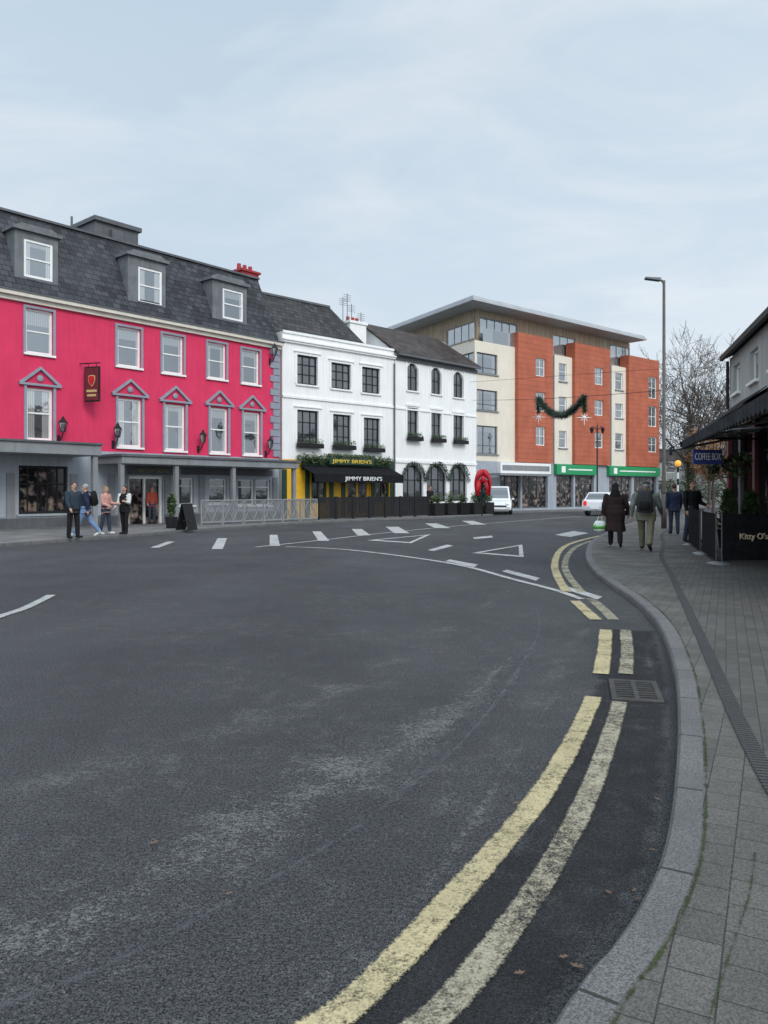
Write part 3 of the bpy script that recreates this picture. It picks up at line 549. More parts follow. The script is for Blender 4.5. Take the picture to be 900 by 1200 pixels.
mb=MB(); xr=W1.s(408,2.); mb.q((-.0,.4,9.9),(xr+.6,.4,9.9),(xr-1.,2.6,12.75),(-.1,2.6,12.75)); mb.q((-.1,2.6,12.75),(xr-1.,2.6,12.75),(xr-1.,8,12.75),(-.1,8,12.75)); mb.q((xr+.6,.4,9.9),(xr+.6,8.5,9.9),(xr-1.,8,12.75),(xr-1.,2.6,12.75)); mb.q((-.1,.4,9.9),(-.1,8,9.9),(-.1,8,12.75),(-.1,2.6,12.75)); mb.q((xr+.6,.4,9.9),(L1,.4,9.9),(L1,8.8,9.9),(xr+.6,8.8,9.9)); rf=mb.build('roof','slate3',pb)
MB().box(-.1,xr-1.,2.5,2.75,12.7,12.82).build('ridge_trim','dgrey',rf)
a=W1.s(404,2.5); b=W1.s(423,2.5); mb=MB(); mb.box(a,b,2.,3.2,9.9,11.9); mb.box(a-.08,b+.08,1.92,3.28,11.9,12.05); c=mb.build('chimney','white',pb)
for k in (.25,.55,.8): MB().tube([(a+(b-a)*k,2.6,12.05),(a+(b-a)*k,2.6,12.4)],.11,8).build('chimney_pot','redbr',c)
for x,h in ((a-.15,1.9),(a+.2,2.2),(a+.55,1.6),(b,1.2)):
    mb=MB(); mb.tube([(x,2.5,11.5),(x,2.5,11.6+h)],.022,5)
    for k in range(4): mb.tube([(x-.3,2.5,11.6+h-.12*k-.1),(x+.3,2.5,11.6+h-.12*k-.1)],.012,4)
    mb.build('aerial','dgrey',c)
go=[W1.rect(365,383,566,592),W1.rect(405,434,566,606),W1.rect(440,456,566,592)]; go=[(a,b,(.1 if i==1 else .9),2.6) for i,(a,b,c,d) in enumerate(go)]
mb=MB(); wall(mb,0,L1,0,3.3,go,dep=.15); mb.build('shopfront','yellow',pb)
for i,o in enumerate(go): win(pb,o,y=.08,fm='yellow' if i==1 else 'dgreen',gm='shop',cols=(.5,),rows=(.35,) if i==1 else (.7,),fw=.12 if i!=1 else .22,name='door' if i==1 else 'window')
for px in (333,360,388,402,437,459): x=W1.s(px); MB().box(x-.14,x+.14,-.06,-.001,.1,2.75).build('pilaster','dgreen',pb)
a,b=W1.s(353),W1.s(471); b=min(b,L1-.05); MB().box(a,b,-.1,-.002,2.76,3.4).build('fascia_board','dgreen',pb)
a2_,b2_=W1.s(386,-.45),W1.s(438,-.45); fs=MB().box(a2_,b2_,-.48,-.101,3.08,3.42).build('fascia_sign','dgreen',pb); text('fascia_lettering',"JIMMY BRIEN'S",'lety',fs,((a2_+b2_)/2,-.5,3.25),(b2_-a2_)*.88,h=.2)
aw=MB(); a,b=W1.s(357,-.5),W1.s(473,-1.4); b=min(b,L1+.1); aw.loops([[(a,-.11,3.0),(b,-.11,3.0),(b,-.11,2.95),(a,-.11,2.95)],[(a,-1.35,2.5),(b,-1.35,2.5),(b,-1.35,2.45),(a,-1.35,2.45)]]); aw.box(a,b,-1.38,-1.351,2.05,2.51)
awo=aw.build('awning','bfabric',pb); text('awning_lettering',"JIMMY BRIEN'S",'letw',awo,((a+b)/2+.2,-1.398,2.26),(b-a)*.42,h=.22)
mb=MB()
for i in range(36):
    x=a-.2+(b-a+.3)*(i+.5)/36
    if a2_-.1<x<b2_+.1: mb.leaves((x,-.3,3.56),(.22,.25,.14),70,.06)
    else: mb.leaves((x,-.3,3.35),(.25,.25,.3+.1*math.sin(i*1.9)),90,.065)
h_=mb.build('foliage_hedge','leaf',None,loc=(W1.A.x,W1.A.y,0),rz=W1.rz,norm=False); tag(h_,'green garland hedge running above the black pub awning','hedge')
MB().tube([(L1-.06,-.1,.1),(L1-.06,-.1,9.35)],.05,8).build('downpipe','dgrey',pb)
def flowerbox(F,o,label,grp):
    a,b,c,d=o; cc=F.w((a+b)/2,-.25); w=(b-a)/2+.12; t_=thing('flower_box',label,'planter',(cc.x,cc.y,c-.02),F.rz,grp)
    mb=MB(); mb.box(-w,w,-.13,.14,-.18,.06); mb.build('box','black',t_,bev=.01); mb=MB()
    for i in range(6): mb.leaves((-w+(i+.5)*w/3,0,.16),(w/4,.16,.16+.09*rnd()),60,.05)
    mb.build('plants','leaf',t_,norm=False)
for o,l in zip(a1,('left','middle','right')): flowerbox(W1,o,'window box of green plants under the %s first floor pub window'%l,'window boxes on the white buildings')
# ---------------------------------------------------------------- white townhouse
W2=Fr((.66,46.84),(6.3,52.5)); L2=W2.L
th=thing('townhouse_building','white rendered townhouse with narrow arched windows and gabled slate roof','building',(W2.A.x,W2.A.y,0),W2.rz)
b2=[W2.rect(*q) for q in ((477,490,426,458),(505,517,431,462),(531,543,436,466))]; b1=[W2.rect(*q) for q in ((477,490,478,513),(505,517,482,515),(531,543,486,517))]
b0=[W2.rect(*q) for q in ((472,496,545,589),(500,523,545,588),(527,547,546,587))]
E2=10.05; mb=MB(); wall(mb,0,L2,0,E2,b2+b1+b0,dep=.2)
for o in b2: archfill(mb,o,0,.2)
for o in b0: archfill(mb,o,0,.2,rise=(o[1]-o[0])*.42)
mb.q((L2,0,0),(L2,6,0),(L2,6,E2),(L2,3,12.2),(L2,0,E2)); mb.q((0,0,0),(0,6,0),(0,6,E2),(0,3,12.2),(0,0,E2)); mb.q((0,6,0),(L2,6,0),(L2,6,E2),(0,6,E2)); mb.build('wall','white',th)
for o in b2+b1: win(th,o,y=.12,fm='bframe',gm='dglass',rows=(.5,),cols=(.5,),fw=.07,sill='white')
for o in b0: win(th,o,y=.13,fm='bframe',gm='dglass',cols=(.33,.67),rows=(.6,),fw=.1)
mb=MB(); mb.loops([[(-.12,-.35,E2-.12),(-.12,-.35,E2+.0),(-.12,3,12.32),(-.12,3,12.2)],[(L2+.1,-.35,E2-.12),(L2+.1,-.35,E2+.0),(L2-.6,3,12.32),(L2-.6,3,12.2)]]); mb.loops([[(-.12,6.3,E2-.12),(-.12,6.3,E2),(-.12,3.001,12.32),(-.12,3.001,12.2)],[(L2+.1,6.3,E2-.12),(L2+.1,6.3,E2),(L2-.6,3.001,12.32),(L2-.6,3.001,12.2)]]); mb.q((L2+.1,-.35,E2),(L2+.1,6.3,E2),(L2-.6,3,12.32)); mb.build('roof','slate2',th)
mb=MB(); mb.box(0,L2+.05,-.42,-.3,E2-.2,E2-.05); mb.box(0,L2,-.12,-.001,E2-.45,E2-.2); mb.build('gutter','dgrey',th)
mb=MB(); mb.box(0,L2,-.08,-.001,3.32,3.5); mb.box(0,L2,-.06,-.001,6.6,6.7)
for o in b2+b1:
    a,b,c,d=o; mb.box(a-.14,a-.004,-.04,-.001,c,d+.1); mb.box(b+.004,b+.14,-.04,-.001,c,d+.1); mb.box(a-.14,b+.14,-.07,-.001,d+.101,d+.22)
mb.build('mouldings','white',th)
for o,l in zip(b1,('left','middle','right')): flowerbox(W2,o,'window box of green plants under the %s townhouse first floor window'%l,'window boxes on the white buildings')
for i,o in enumerate(b0):
    mb=MB(); a,b,c,d=o; cx=(a+b)/2; r=(b-a)/2+.05
    for k in range(14): an=math.pi*k/13; mb.leaves((cx+r*math.cos(an),-.12,d-.9+1.0*math.sin(an)),(.18,.14,.18),45,.06)
    g_=mb.build('door_garland','pine',None,loc=(W2.A.x,W2.A.y,0),rz=W2.rz,norm=False); tag(g_,'evergreen garland over the %s ground floor arch of the white townhouse'%('left','middle','right')[i],'garland','evergreen garlands over the arches')
# black fence and planters
x0,x1=W1.s(373,-2.6),W1.s(503,-2.6); n=7; st=(x1-x0)/n
for i in range(n):
    c=W1.w(x0+i*st,-2.6); f=thing('terrace_fence','black slatted terrace fence, %s panel from the left'%ORD[i],'fence',(c.x,c.y,.1),W1.rz,'black terrace fences before the pub')
    MB().box(0,.07,-.03,.03,0,1.2).build('post','black',f); MB().box(st-.072,st-.002,-.03,.03,0,1.2).build('post','black',f); mb=MB()
    k=int((st-.14)/.12)
    for j in range(k): a=.071+j*(st-.144)/k; mb.box(a,a+.105,-.012,.012,.06,1.12)
    mb.box(.07,st-.072,-.02,.02,1.12,1.17); mb.build('slats','bframe',f)
for i,px in enumerate((512,527,542,557,571)):
    c=W2.w(W2.s(px,-2.3),-2.3); o=thing('box_planter','black box planter with clipped green shrub, %s in the row'%ORD[i],'planter',(c.x,c.y,.1),W2.rz,'box planters before the townhouse')
    MB().box(-.42,.42,-.25,.25,0,.75).build('tub','black',o,bev=.02); mb=MB(); mb.leaves((0,0,1.0),(.45,.29,.38+.14*(i%2)),480,.065,shell=.3); mb.build('shrub','leaf',o,norm=False)
# red bow
c=G(566,604.5,.1); c=c+Vector((0.0,.5,0)); o=thing('red_bow','large red christmas bow on an evergreen frame beside the planters','bow',(c.x,c.y,.1),W2.rz-.5); o.scale=(.98,.9,1.04)
def bs(v): return (v[0]*.8,v[1]*.8,v[2]*.9+.22)
for sg in (-1,1):
    mb=MB(); rings=[]
    for k in range(11):
        u=k/10; an=math.pi*(.5-.95*u); x=sg*(.02+.5*math.sin(math.pi*u*.62)); zc=2.2+.28*math.cos(math.pi*u*.8)-.5*u*u; r_=.19+.07*math.sin(math.pi*u)
        rings.append([(x+sg*.0+r_*.55*math.cos(a*.5236)*math.sin(u*2.2),-.16+r_*.75*math.cos(a*.5236),zc+r_*math.sin(a*.5236)) for a in range(12)])
    mb.loops(rings); mb.build('bow_loop','red',o,sm=True)
    mb=MB(); mb.loops([[bs(v) for v in q_] for q_ in ([(sg*.1,-.2,2.1),(sg*.55,-.22,2.0),(sg*.55,-.15,2.0),(sg*.1,-.13,2.1)],[(sg*.2,-.28,1.6),(sg*.62,-.28,1.55),(sg*.62,-.2,1.55),(sg*.2,-.2,1.6)],[(sg*.3,-.25,1.1),(sg*.6,-.25,1.0),(sg*.6,-.18,1.0),(sg*.3,-.18,1.1)])]); mb.build('ribbon_tail','red',o,sm=True)
MB().sph(bs((0,-.26,2.1)),(.16,.13,.2)).build('knot','red',o,sm=True); mb=MB(); mb.leaves((0,.12,1.4),(.42,.22,1.0),700,.08); mb.build('evergreen','pine',o,norm=False); MB().tube([(0,0,0),(0,0,2.2)],.05).build('frame','black',o)
# ---------------------------------------------------------------- modern block
MF=Fr((6.5,55),(25.4,71)); LM=MF.L
mo=thing('apartment_building','modern apartment block with cream and terracotta panels and overhanging flat roof','building',(6.5,55,0),MF.rz)
ML=Fr((.7,65.8),(6.5,55)); la=MF.loc(.7,65.8); lrz=ML.rz-MF.rz
CT=12.4
def col(px0,px1,rows): return [MF.rect(px0,px1,a,b) for a,b in rows]
cw=col(557,583,((414,438),(457,481),(499,532)))+col(655,664,((426,447),(465,487),(505,525)))+col(721,730,((437,457),(473,490),(508,527)))
SH=3.75
mb=MB(); wall(mb,0,LM,SH,CT,cw,dep=.2); mb.q((LM,0,0),(LM,12,0),(LM,12,CT+1.3),(LM,0,CT+1.3)); mb.q((0,0,CT),(LM,0,CT),(LM,.7,CT),(0,.7,CT)); mb.q((la[0],la[1],0),(LM,12,0),(LM,12,CT),(la[0],la[1],CT)); mb.build('wall','cream',mo)
lw=[(ML.L-1.9,ML.L-.02,o[2],o[3]) for o in cw[:3]]+[(ML.L-6.,ML.L-4.5,o[2],o[3]) for o in cw[:3]]
mb=MB(); wall(mb,0,ML.L,0,CT,lw,dep=.2); sw=mb.build('side_wall','cream',mo,loc=(la[0],la[1],0),rz=lrz)
for o in lw: win(sw,o,y=.1,fm='dgrey',gm='mglass',cols=(.5,),fw=.06,sub=sw)
for i,o in enumerate(cw): win(mo,o,y=.1,fm='dgrey' if i<3 else 'wframe',gm='mglass',cols=(.4,) if i<3 else (),rows=(.3,) if i<3 else (.55,),fw=.07,sill='mgrey')
for (p0,p1),(q0,q1),rows,tp in (((607,648),(628,639),((420,441),(460,482),(500,522)),389),((674,715),(697,707),((431,451),(469,487),(507,525)),401),((737,772.5),(760,770),((442,467),(476,500),(512,530)),416)):
    x0,x1=MF.s(p0,-.3),MF.s(p1,-.3); zt=MF.z(p0,tp,-.3); os=[MF.rect(q0,q1,a,b,-.3) for a,b in rows]
    mb=MB(); wall(mb,x0,x1,SH,zt,os,y=-.3,dep=.2); mb.q((x0,-.3,SH),(x0,.6,SH),(x0,.6,zt),(x0,-.3,zt)); mb.q((x1,-.3,SH),(x1,.6,SH),(x1,.6,zt),(x1,-.3,zt)); mb.q((x0,-.3,zt),(x1,-.3,zt),(x1,.6,zt),(x0,.6,zt)); mb.q((x0,-.3,SH),(x1,-.3,SH),(x1,-.001,SH),(x0,-.001,SH)); by=mb.build('terracotta_bay','orange',mo)
    for o in os: win(by,o,y=-.2,fm='wframe',gm='mglass',rows=(.5,),cols=(.5,),fw=.07,sub=by)
M['pglass']=glassmat('pale_glazing',dark=(.16,.17,.18),cur=(.4,.41,.42),amt=.6,refl=.4)
xr=MF.s(757,-1.); tw=[MF.rect(562,606,377,397,.7),MF.rect(648,674,396,411,.7),MF.rect(715,738,407,420,.7)]; tw=[(a,b,CT+.25,d+.1) for a,b,c,d in tw]
mb=MB(); wall(mb,.7,xr-.5,CT,14.85,tw,y=.7,dep=.15); mb.q((xr-.5,.7,CT),(xr-.5,11,CT),(xr-.5,11,14.85),(xr-.5,.7,14.85)); mb.build('timber_storey','wood',mo)
for o in tw: win(mo,o,y=.72,fm='mgrey',gm='pglass',cols=(.2,.4,.6,.8) if o is tw[0] else (.33,.67),fw=.06)
o=(ML.L-4.6,ML.L-.75,CT+.3,14.0); mb=MB(); wall(mb,0,ML.L-.6,CT,14.85,[o],y=.6,dep=.15); ts=mb.build('timber_side','wood',mo,loc=(la[0],la[1],0),rz=lrz); win(ts,o,y=.62,fm='mgrey',gm='pglass',cols=(.25,.5,.75),fw=.06,sub=ts)
M['roofedge']=mat('pale_roof_edge',(.42,.44,.46),.5,.1,1)
mb=MB(); pts=[(-1.35,-1.1),(xr,-1.1),(xr,12.5),(1.4,13.)]; mb.extz(pts,14.86,15.02); mb.extz([(-1.2,-.95),(xr-.1,-.95),(xr-.1,12.3),(1.5,12.8)],15.021,15.22); rfm=mb.build('roof','roofedge',mo)
MB().box(xr-4,xr-3.3,4,4.6,15.2,15.75).build('roof_vent','mgrey',rfm); MB().box(xr-9,xr-7.5,5,6,15.2,15.6).build('roof_vent','mgrey',rfm)
gl=MB(); x=MF.s(566,.1); gl.box(x,MF.s(605,.1),.08,.1,CT+.02,CT+1.0); gl.build('balustrade','mglass',mo)
for px in (606,649,673,716,736): x=MF.s(px,-.06); MB().tube([(x,-.08,SH),(x,-.08,CT)],.05,6).build('downpipe','mgrey',mo)
# ground floor shops
sh=[(MF.s(a),MF.s(b),.25,2.85) for a,b in ((586,610),(612,642),(652,672),(674,696),(714,740),(743,769))]
mb=MB(); wall(mb,0,LM,0,SH,sh,dep=.3); mb.build('shop_storey','grey',mo)
for o in sh: win(mo,o,y=.18,fm='dgrey',gm='shop',cols=(.33,.66),rows=(.75,),fw=.09,name='shop_window')
for a,b,m_ in ((584,643,'wframe'),(650,698,'green'),(712,771,'green')):
    mb=MB(); x0,x1=MF.s(a,-.1),MF.s(b,-.1); mb.box(x0,x1,-.32,-.001,2.9,3.7); sg=mb.build('shop_sign',m_,mo); 
    if m_=='green':
        MB().box(x0+.6,x0+1.1,-.34,-.321,3.05,3.55).build('sign_panel','letw',sg); MB().box(x0+1.5,x1-.8,-.34,-.321,3.25,3.35).build('sign_band','letw',sg)
    else: MB().box(x0+.2,x1-.2,-.34,-.321,3.1,3.5).build('sign_panel','mgrey',sg)
x0,x1=MF.s(584,-1.3),MF.s(644,-1.3); MB().box(x0,x1,-1.5,-.33,2.7,2.86).build('shop_canopy','mgrey',mo)
# ---------------------------------------------------------------- right hand dark pub
Q=Fr((12.05,27.6),(6.9,8.5)); LQ=Q.L
rp=thing('corner_pub','dark fronted pub with pale grey upper wall at the right edge','building',(12.05,27.6,0),Q.rz)
XQ=Q.s(845,-.25)+.1; E3=5.98
uw=[(XQ+.7+i*2.7,XQ+1.8+i*2.7,4.7,5.6) for i in range(6) if XQ+2+i*2.7<LQ]
mb=MB(); wall(mb,XQ,LQ,4.3,E3,uw); mb.q((XQ,0,0),(XQ,8,0),(XQ,8,E3),(XQ,4,7.8),(XQ,0,E3)); mb.q((LQ,0,0),(LQ,8,0),(LQ,8,E3),(LQ,4,7.8),(LQ,0,E3)); mb.q((XQ,8,0),(LQ,8,0),(LQ,8,E3),(XQ,8,E3)); mb.build('wall','wallg',rp)
for o in uw: win(rp,o,cols=(.5,),sill='wframe',fw=.08)
lo=[(XQ+.4+i*2.1,XQ+2.0+i*2.1,.6,3.4) for i in range(8) if XQ+2.2+i*2.1<LQ]
mb=MB(); wall(mb,XQ,LQ,0,4.3,lo,dep=.2); mb.box(XQ,LQ,-.15,-.001,3.55,4.2); mb.build('shopfront','black',rp)
for i in range(len(lo)+1): x=XQ+.2+i*2.1; MB().box(x-.16,x+.16,-.1,-.001,.05,3.54).build('pilaster','dgrey' if i%2 else 'dred',rp)
for i,o in enumerate(lo): win(rp,o,y=.1,fm='dred' if i%3==1 else 'black',gm='shop',cols=(.5,),rows=(.25,.75),fw=.1)
mb=MB(); x0=XQ-.1; mb.loops([[(x0,-.2,E3-.02),(x0,-.2,E3+.1),(x0,4,7.9),(x0,4,7.8)],[(LQ,-.2,E3-.02),(LQ,-.2,E3+.1),(LQ,4,7.9),(LQ,4,7.8)]]); mb.loops([[(x0,8.4,E3-.02),(x0,8.4,E3+.1),(x0,4.001,7.9),(x0,4.001,7.8)],[(LQ,8.4,E3-.02),(LQ,8.4,E3+.1),(LQ,4.001,7.9),(LQ,4.001,7.8)]]); mb.build('roof','slate2',rp)
MB().box(x0,LQ,-.3,-.2,E3-.06,E3+.1).build('gutter','black',rp); MB().tube([(XQ+.1,-.08,4.3),(XQ+.1,-.08,E3-.1)],.05).build('downpipe','black',rp)
ax=Q.s(788,-2.1)
for i,(a,b) in enumerate(((max(ax,XQ+.05),XQ+2.6),(XQ+2.9,XQ+6.4),(XQ+6.7,LQ-.4))):
    dz=.16 if i==1 else 0.; pj=1.8 if i==1 else 2.1
    mb=MB(); mb.loops([[(a,-.16,4.1+dz),(b,-.16,4.1+dz),(b,-.16,4.07+dz),(a,-.16,4.07+dz)],[(a,-pj,2.9+dz),(b,-pj,2.9+dz),(b,-pj,2.87+dz),(a,-pj,2.87+dz)]]); ao=mb.build('awning','gfabric' if i==1 else 'bfabric',rp)
    mb=MB(); k=max(4,int((b-a)/.3))
    for j in range(k): x=a+(b-a)*j/k; w_=(b-a)/k; mb.ext([(x,2.92+dz),(x+w_-.01,2.92+dz),(x+w_-.01,2.74+dz),(x+w_*.5,2.68+dz),(x,2.74+dz)],-pj-.035,-pj-.002)
    mb.build('valance','gfabric',ao)
    for j in range(4): x=a+.05+(b-a-.1)*j/3; MB().tube([(x,-.1,3.2),(x,-pj*.55,3.0+dz),(x,-pj+.05,2.83+dz)],.03,6).build('awning_arm','steel',ao)
for i,(x,l) in enumerate(((XQ+1.4,'far'),(XQ+4.2,'middle'),(XQ+6.0,'near'))):
    c=Q.w(x,-.7); o=thing('hanging_basket','hanging basket of trailing greenery under the dark pub awning, the %s one'%l,'hanging basket',(c.x,c.y,2.35),0,'hanging baskets on the dark pub')
    MB().loft([(0,0,-.2,.05,.05),(0,0,-.12,.16,.16),(0,0,0,.22,.22)],14).build('basket','bark',o); mb=MB(); mb.leaves((0,0,.06),(.32,.32,.22),260,.06,shell=.3); mb.leaves((0,0,-.2),(.26,.26,.3),160,.05); mb.build('foliage','leaf',o,norm=False); MB().tube([(0,0,0),(0,0,1.2)],.012,5).build('chain','black',o)
Y_=21.; X_=(829-450)/900*Y_; o=thing('shop_sign_board','navy blue hanging sign with white lettering near the dark pub','sign',(X_,Y_,0),0); zt,zb=CH+(575-527)/900*Y_,CH+(575-544)/900*Y_
mb=MB(); mb.box(-.4,.4,-.03,.03,zb,zt); mb.build('board','navy',o,bev=.01); text('sign_lettering','COFFEE BOX','letw',o,(0,-.04,(zb+zt)/2),.7,h=.19)
for s_ in (-.35,.35): MB().tube([(s_,0,zt),(s_,0,zt+.3)],.012,5).build('hanger','black',o)
MB().tube([(-.42,0,zt+.3),(1.5,0,zt+.3)],.03,6).build('bracket','black',o)
# barriers right
def barrier(label,p,q,txt=None,h=1.05):
    p=Vector(p);q=Vector(q); d=q-p; l=d.length; rz=math.atan2(d.y,d.x); o=thing('cafe_barrier',label,'barrier',(p.x,p.y,PZ+.005),rz,'black canvas barriers outside the pub')
    for x in (0,l):
        MB().tube([(x,0,.02),(x,0,h)],.016,10).sph((x,0,h+.02),.025).build('post','dsteel',o); MB().loft([(x,0,0,.19,.19),(x,0,.015,.19,.19),(x,0,.05,.05,.05)],20).build('base_plate','steel',o)
    mb=MB(); n=10
    for sd_ in (-.012,.012):
        for i in range(n): 
            x0=.02+(l-.04)*i/n; x1=.02+(l-.04)*(i+1)/n; s0=.01*math.sin(i*2.1)+sd_; s1=.01*math.sin((i+1)*2.1)+sd_; mb.q((x0,s0,.1),(x1,s1,.1),(x1,sd_,h-.04),(x0,sd_,h-.04))
    pn=mb.build('canvas_panel','bfabric',o,norm=False); MB().tube([(0,0,h-.03),(l,0,h-.03)],.016,6).build('top_rail','bfabric',o); MB().tube([(0,0,.09),(l,0,.09)],.012,6).build('bottom_rail','bfabric',o)
    if txt: text('barrier_lettering',txt,'leto',pn,(.68,-.045,.57),.62)
    return o
barrier("black canvas barrier with amber lettering facing the camera",(6.93,15.75),(9.3,16.1),"Kitty O's")
barrier('black canvas barrier along the edge of the pub terrace, nearest span',(6.9,15.95),(7.55,18.2)); barrier('black canvas barrier along the edge of the pub terrace, farther span',(7.62,18.5),(8.5,21.4))
potplant('small dark conifer in a pot behind the black canvas barriers',(8.6,18.0,PZ+.005),.3,.95,'black',.28,.5,'leaf',1100,cone=True)
potplant('second dark conifer in a pot farther along the dark pub front',(9.1,20.3,PZ+.005),.28,1.0,'black',.28,.5,'leaf',1000,cone=True)
def table(label,x,y):
    o=thing('cafe_table',label,'table',(x,y,PZ+.005),0); MB().loft([(0,0,.72,.35,.35),(0,0,.75,.35,.35)],20).build('tabletop','black',o); mb=MB(); mb.tube([(0,0,.03),(0,0,.72)],.035,8); mb.loft([(0,0,0,.22,.22),(0,0,.03,.2,.2)],16); mb.build('pedestal','black',o)
table('round black cafe table behind the lettered barrier',8.1,17.2)
# ---------------------------------------------------------------- lamps, beacon, garland
o=thing('street_lamp','tall slim street lamp with a flat head on the right pavement','street lamp',(11.3,31,PZ)); mb=MB(); mb.tube([(0,0,0),(0,0,1.4)],.11,12); mb.tube([(0,0,1.4),(0,0,1.5),(0,0,10.0)],[.11,.075,.055],12); mb.build('pole','pole',o,sm=True); MB().tube([(0,0,9.85),(-.08,0,10.0),(-.3,0,10.03)],.045,8).build('arm','pole',o); mb=MB(); mb.loops([[(-.15,-.13,9.98),(-.15,.13,9.98),(-.15,.1,10.1),(-.15,-.1,10.1)],[(-.75,-.15,10.06),(-.75,.15,10.06),(-.75,.08,10.14),(-.75,-.08,10.14)]]); mb.build('lamp_head','dgrey',o)
o=thing('street_lamp','short black twin lantern lamp post before the terracotta block','street lamp',(15.55,56,.1)); mb=MB(); mb.tube([(0,0,0),(0,0,1.),(0,0,1.05),(0,0,6.3)],[.12,.1,.06,.045],10); mb.build('pole','black',o,sm=True)
for s_ in (-1,1):
    mb=MB(); mb.tube([(0,0,5.9),(s_*.3,0,6.2),(s_*.4,0,6.1)],.03,6); mb.loft([(s_*.4,0,5.7,.07,.07),(s_*.4,0,6.02,.16,.16),(s_*.4,0,6.15,.05,.05)],6); mb.build('lantern','black',o)
o=thing('crossing_beacon','amber globe crossing beacon on a black and white pole','beacon',(17.3,45.2,PZ))
for i in range(8): MB().tube([(0,0,i*.37),(0,0,(i+1)*.37)],.055,10).build('pole_band','black' if i%2 else 'letw',o)
MB().sph((0,0,3.12),.19).build('globe','amberglobe',o,sm=True)
a_=Vector((6.05,52.2,7.75)); b_=Vector((11.28,31,5.65))
mb=MB(); mb.tube([a_.lerp(b_,k/10)-Vector((0,0,.12*math.sin(math.pi*k/10))) for k in range(11)],.012,5); tag(mb.build('span_wire','black'),'thin wire strung from the white townhouse to the tall lamp','wire')
mb=MB(); mb.tube([a_+Vector((-.2,-.2,1.2)),Vector((14,42,8.2)),Vector((24,52,10))],.01,5); tag(mb.build('span_wire','black'),'second thin wire crossing above the garland','wire')
mb=MB(); k0,k1=.4686,.703; pts=[]
for i in range(41):
    k=k0+(k1-k0)*i/40; p=a_.lerp(b_,k)-Vector((0,0,.12)); e=i/40; p=p-Vector((0,0,.9*(1-(2*e-1)**2))); pts.append(p)
mb.tube(pts,.08,6)
for i in range(3400):
    p=pts[int(rnd()*40.99)]; q=Vector((random.gauss(0,1),random.gauss(0,1),random.gauss(0,1))).normalized(); bb=q.orthogonal()*.015; p=p+Vector((ru(-.06,.06),ru(-.06,.06),0)); l=ru(.18,.34); mb.q(p-bb*1.4,p+bb*1.4,p+q*l)
for e in (0,40):
    for i in range(450):
        p=pts[e]+Vector((0,0,-ru(0,.75))); q=Vector((random.gauss(0,1),random.gauss(0,1),random.gauss(0,1))).normalized(); bb=q.orthogonal()*.015; mb.q(p-bb,p+bb,p+q*ru(.15,.28))
tag(mb.build('garland','pine',norm=False),'dark evergreen christmas garland swagged over the street','garland')
for e,l in ((0,'left'),(40,'right')):
    c=pts[e]-Vector((0,0,1.)); o=thing('star_decoration','white star hanging under the %s end of the garland'%l,'star',c,R(0),'stars under the garland'); mb=MB()
    for k in range(8): an=k*math.pi/4; r=.38 if k%2==0 else .24; mb.tube([(0,0,0),(r*math.cos(an),0,r*math.sin(an))],[.03,.008],5)
    mb.sph((0,0,0),.07); mb.build('rays','letw',o); MB().tube([(0,0,.36),(0,0,.98)],.01,4).build('cord','black',o)
# ---------------------------------------------------------------- tree and far background
def tree(label,loc,h,seed,ivy=True,maxlev=7,minr=.016,sq=1.):
    random.seed(seed); o=thing('bare_tree',label,'tree',loc); tr=MB(); cw_=MB()
    def grow(p,d,l,r,lev):
        pts=[p]; rs=[r]; q=p
        for i in range(4):
            d=(d+Vector((ru(-.15,.15),ru(-.15,.15),ru(-.04,.08)))).normalized(); q=q+d*(l/4); pts.append(q); rs.append(max(minr*.7,r*(1-.1*(i+1))))
        (tr if lev==0 else cw_).tube(pts,rs,8 if lev<2 else (5 if lev<4 else 3))
        if lev>=maxlev: return
        nb=5 if lev<3 else 4 if lev<4 else 3 if lev<6 else 2
        for b in range(nb):
            k=ru(.3,1.) if b else 1.; i=max(1,min(4,int(k*4+.5))); a=ru(.45,.95) if b else ru(.15,.45); ax=d.orthogonal(); ax.rotate(Matrix.Rotation(ru(0,6.28),3,d)); nd=(d*math.cos(a)+ax*math.sin(a)+Vector((0,0,.07))).normalized()
            grow(pts[i],nd,l*ru(.62,.8)*(1. if b==0 else .95),max(minr,rs[i]*(.72 if b==0 else ru(.45,.62))),lev+1)
    grow(Vector((0,0,-.1)),Vector((0,0,1)),h*.24,h*.02,0)
    k=h/sorted(v[2] for v in cw_.v)[int(len(cw_.v)*.992)]; cw_.v=[(x*k*sq,y*k*sq,z*k) for x,y,z in cw_.v]; tr.v=[(x*k*sq,y*k*sq,z*k) for x,y,z in tr.v]
    tr.build('trunk','bark',o,sm=True); cw_.build('crown','twig',o,norm=False)
    if ivy:
        mb=MB()
        for i in range(26): z_=i*h*.02; mb.leaves((ru(-.25,.25),ru(-.2,.2),z_+.3),(.75,.75,.6),120,.11)
        mb.build('ivy','ivy',o,norm=False)
tree('tall bare winter tree with ivy clad trunk right of the terracotta block',(29.6,74.,.1),15.8,11,sq=.85,maxlev=6,minr=.014); tree('smaller bare tree behind the tall street lamp',(38.,84,.1),13,5,False,5,.018)
random.seed(3)
def autumn(label,loc,k):
    o=thing('autumn_tree',label,'tree',loc); o.scale=(k,k,k); MB().tube([(0,0,0),(.05,0,1.4),(0,.1,2.6)],[.1,.08,.04],7).build('trunk','bark',o); mb=MB()
    for i in range(14): mb.leaves((ru(-.9,.9),ru(-.9,.9),ru(2.2,4.3)),(.55,.55,.45),130,.09,shell=.2)
    mb.build('crown','autumn',o,norm=False)
autumn('small tree with rusty autumn leaves beyond the dark pub',(18.2,42.5,PZ),1.); autumn('second rusty leaved tree farther off below the bare tree',(27.9,66.,PZ),1.5)
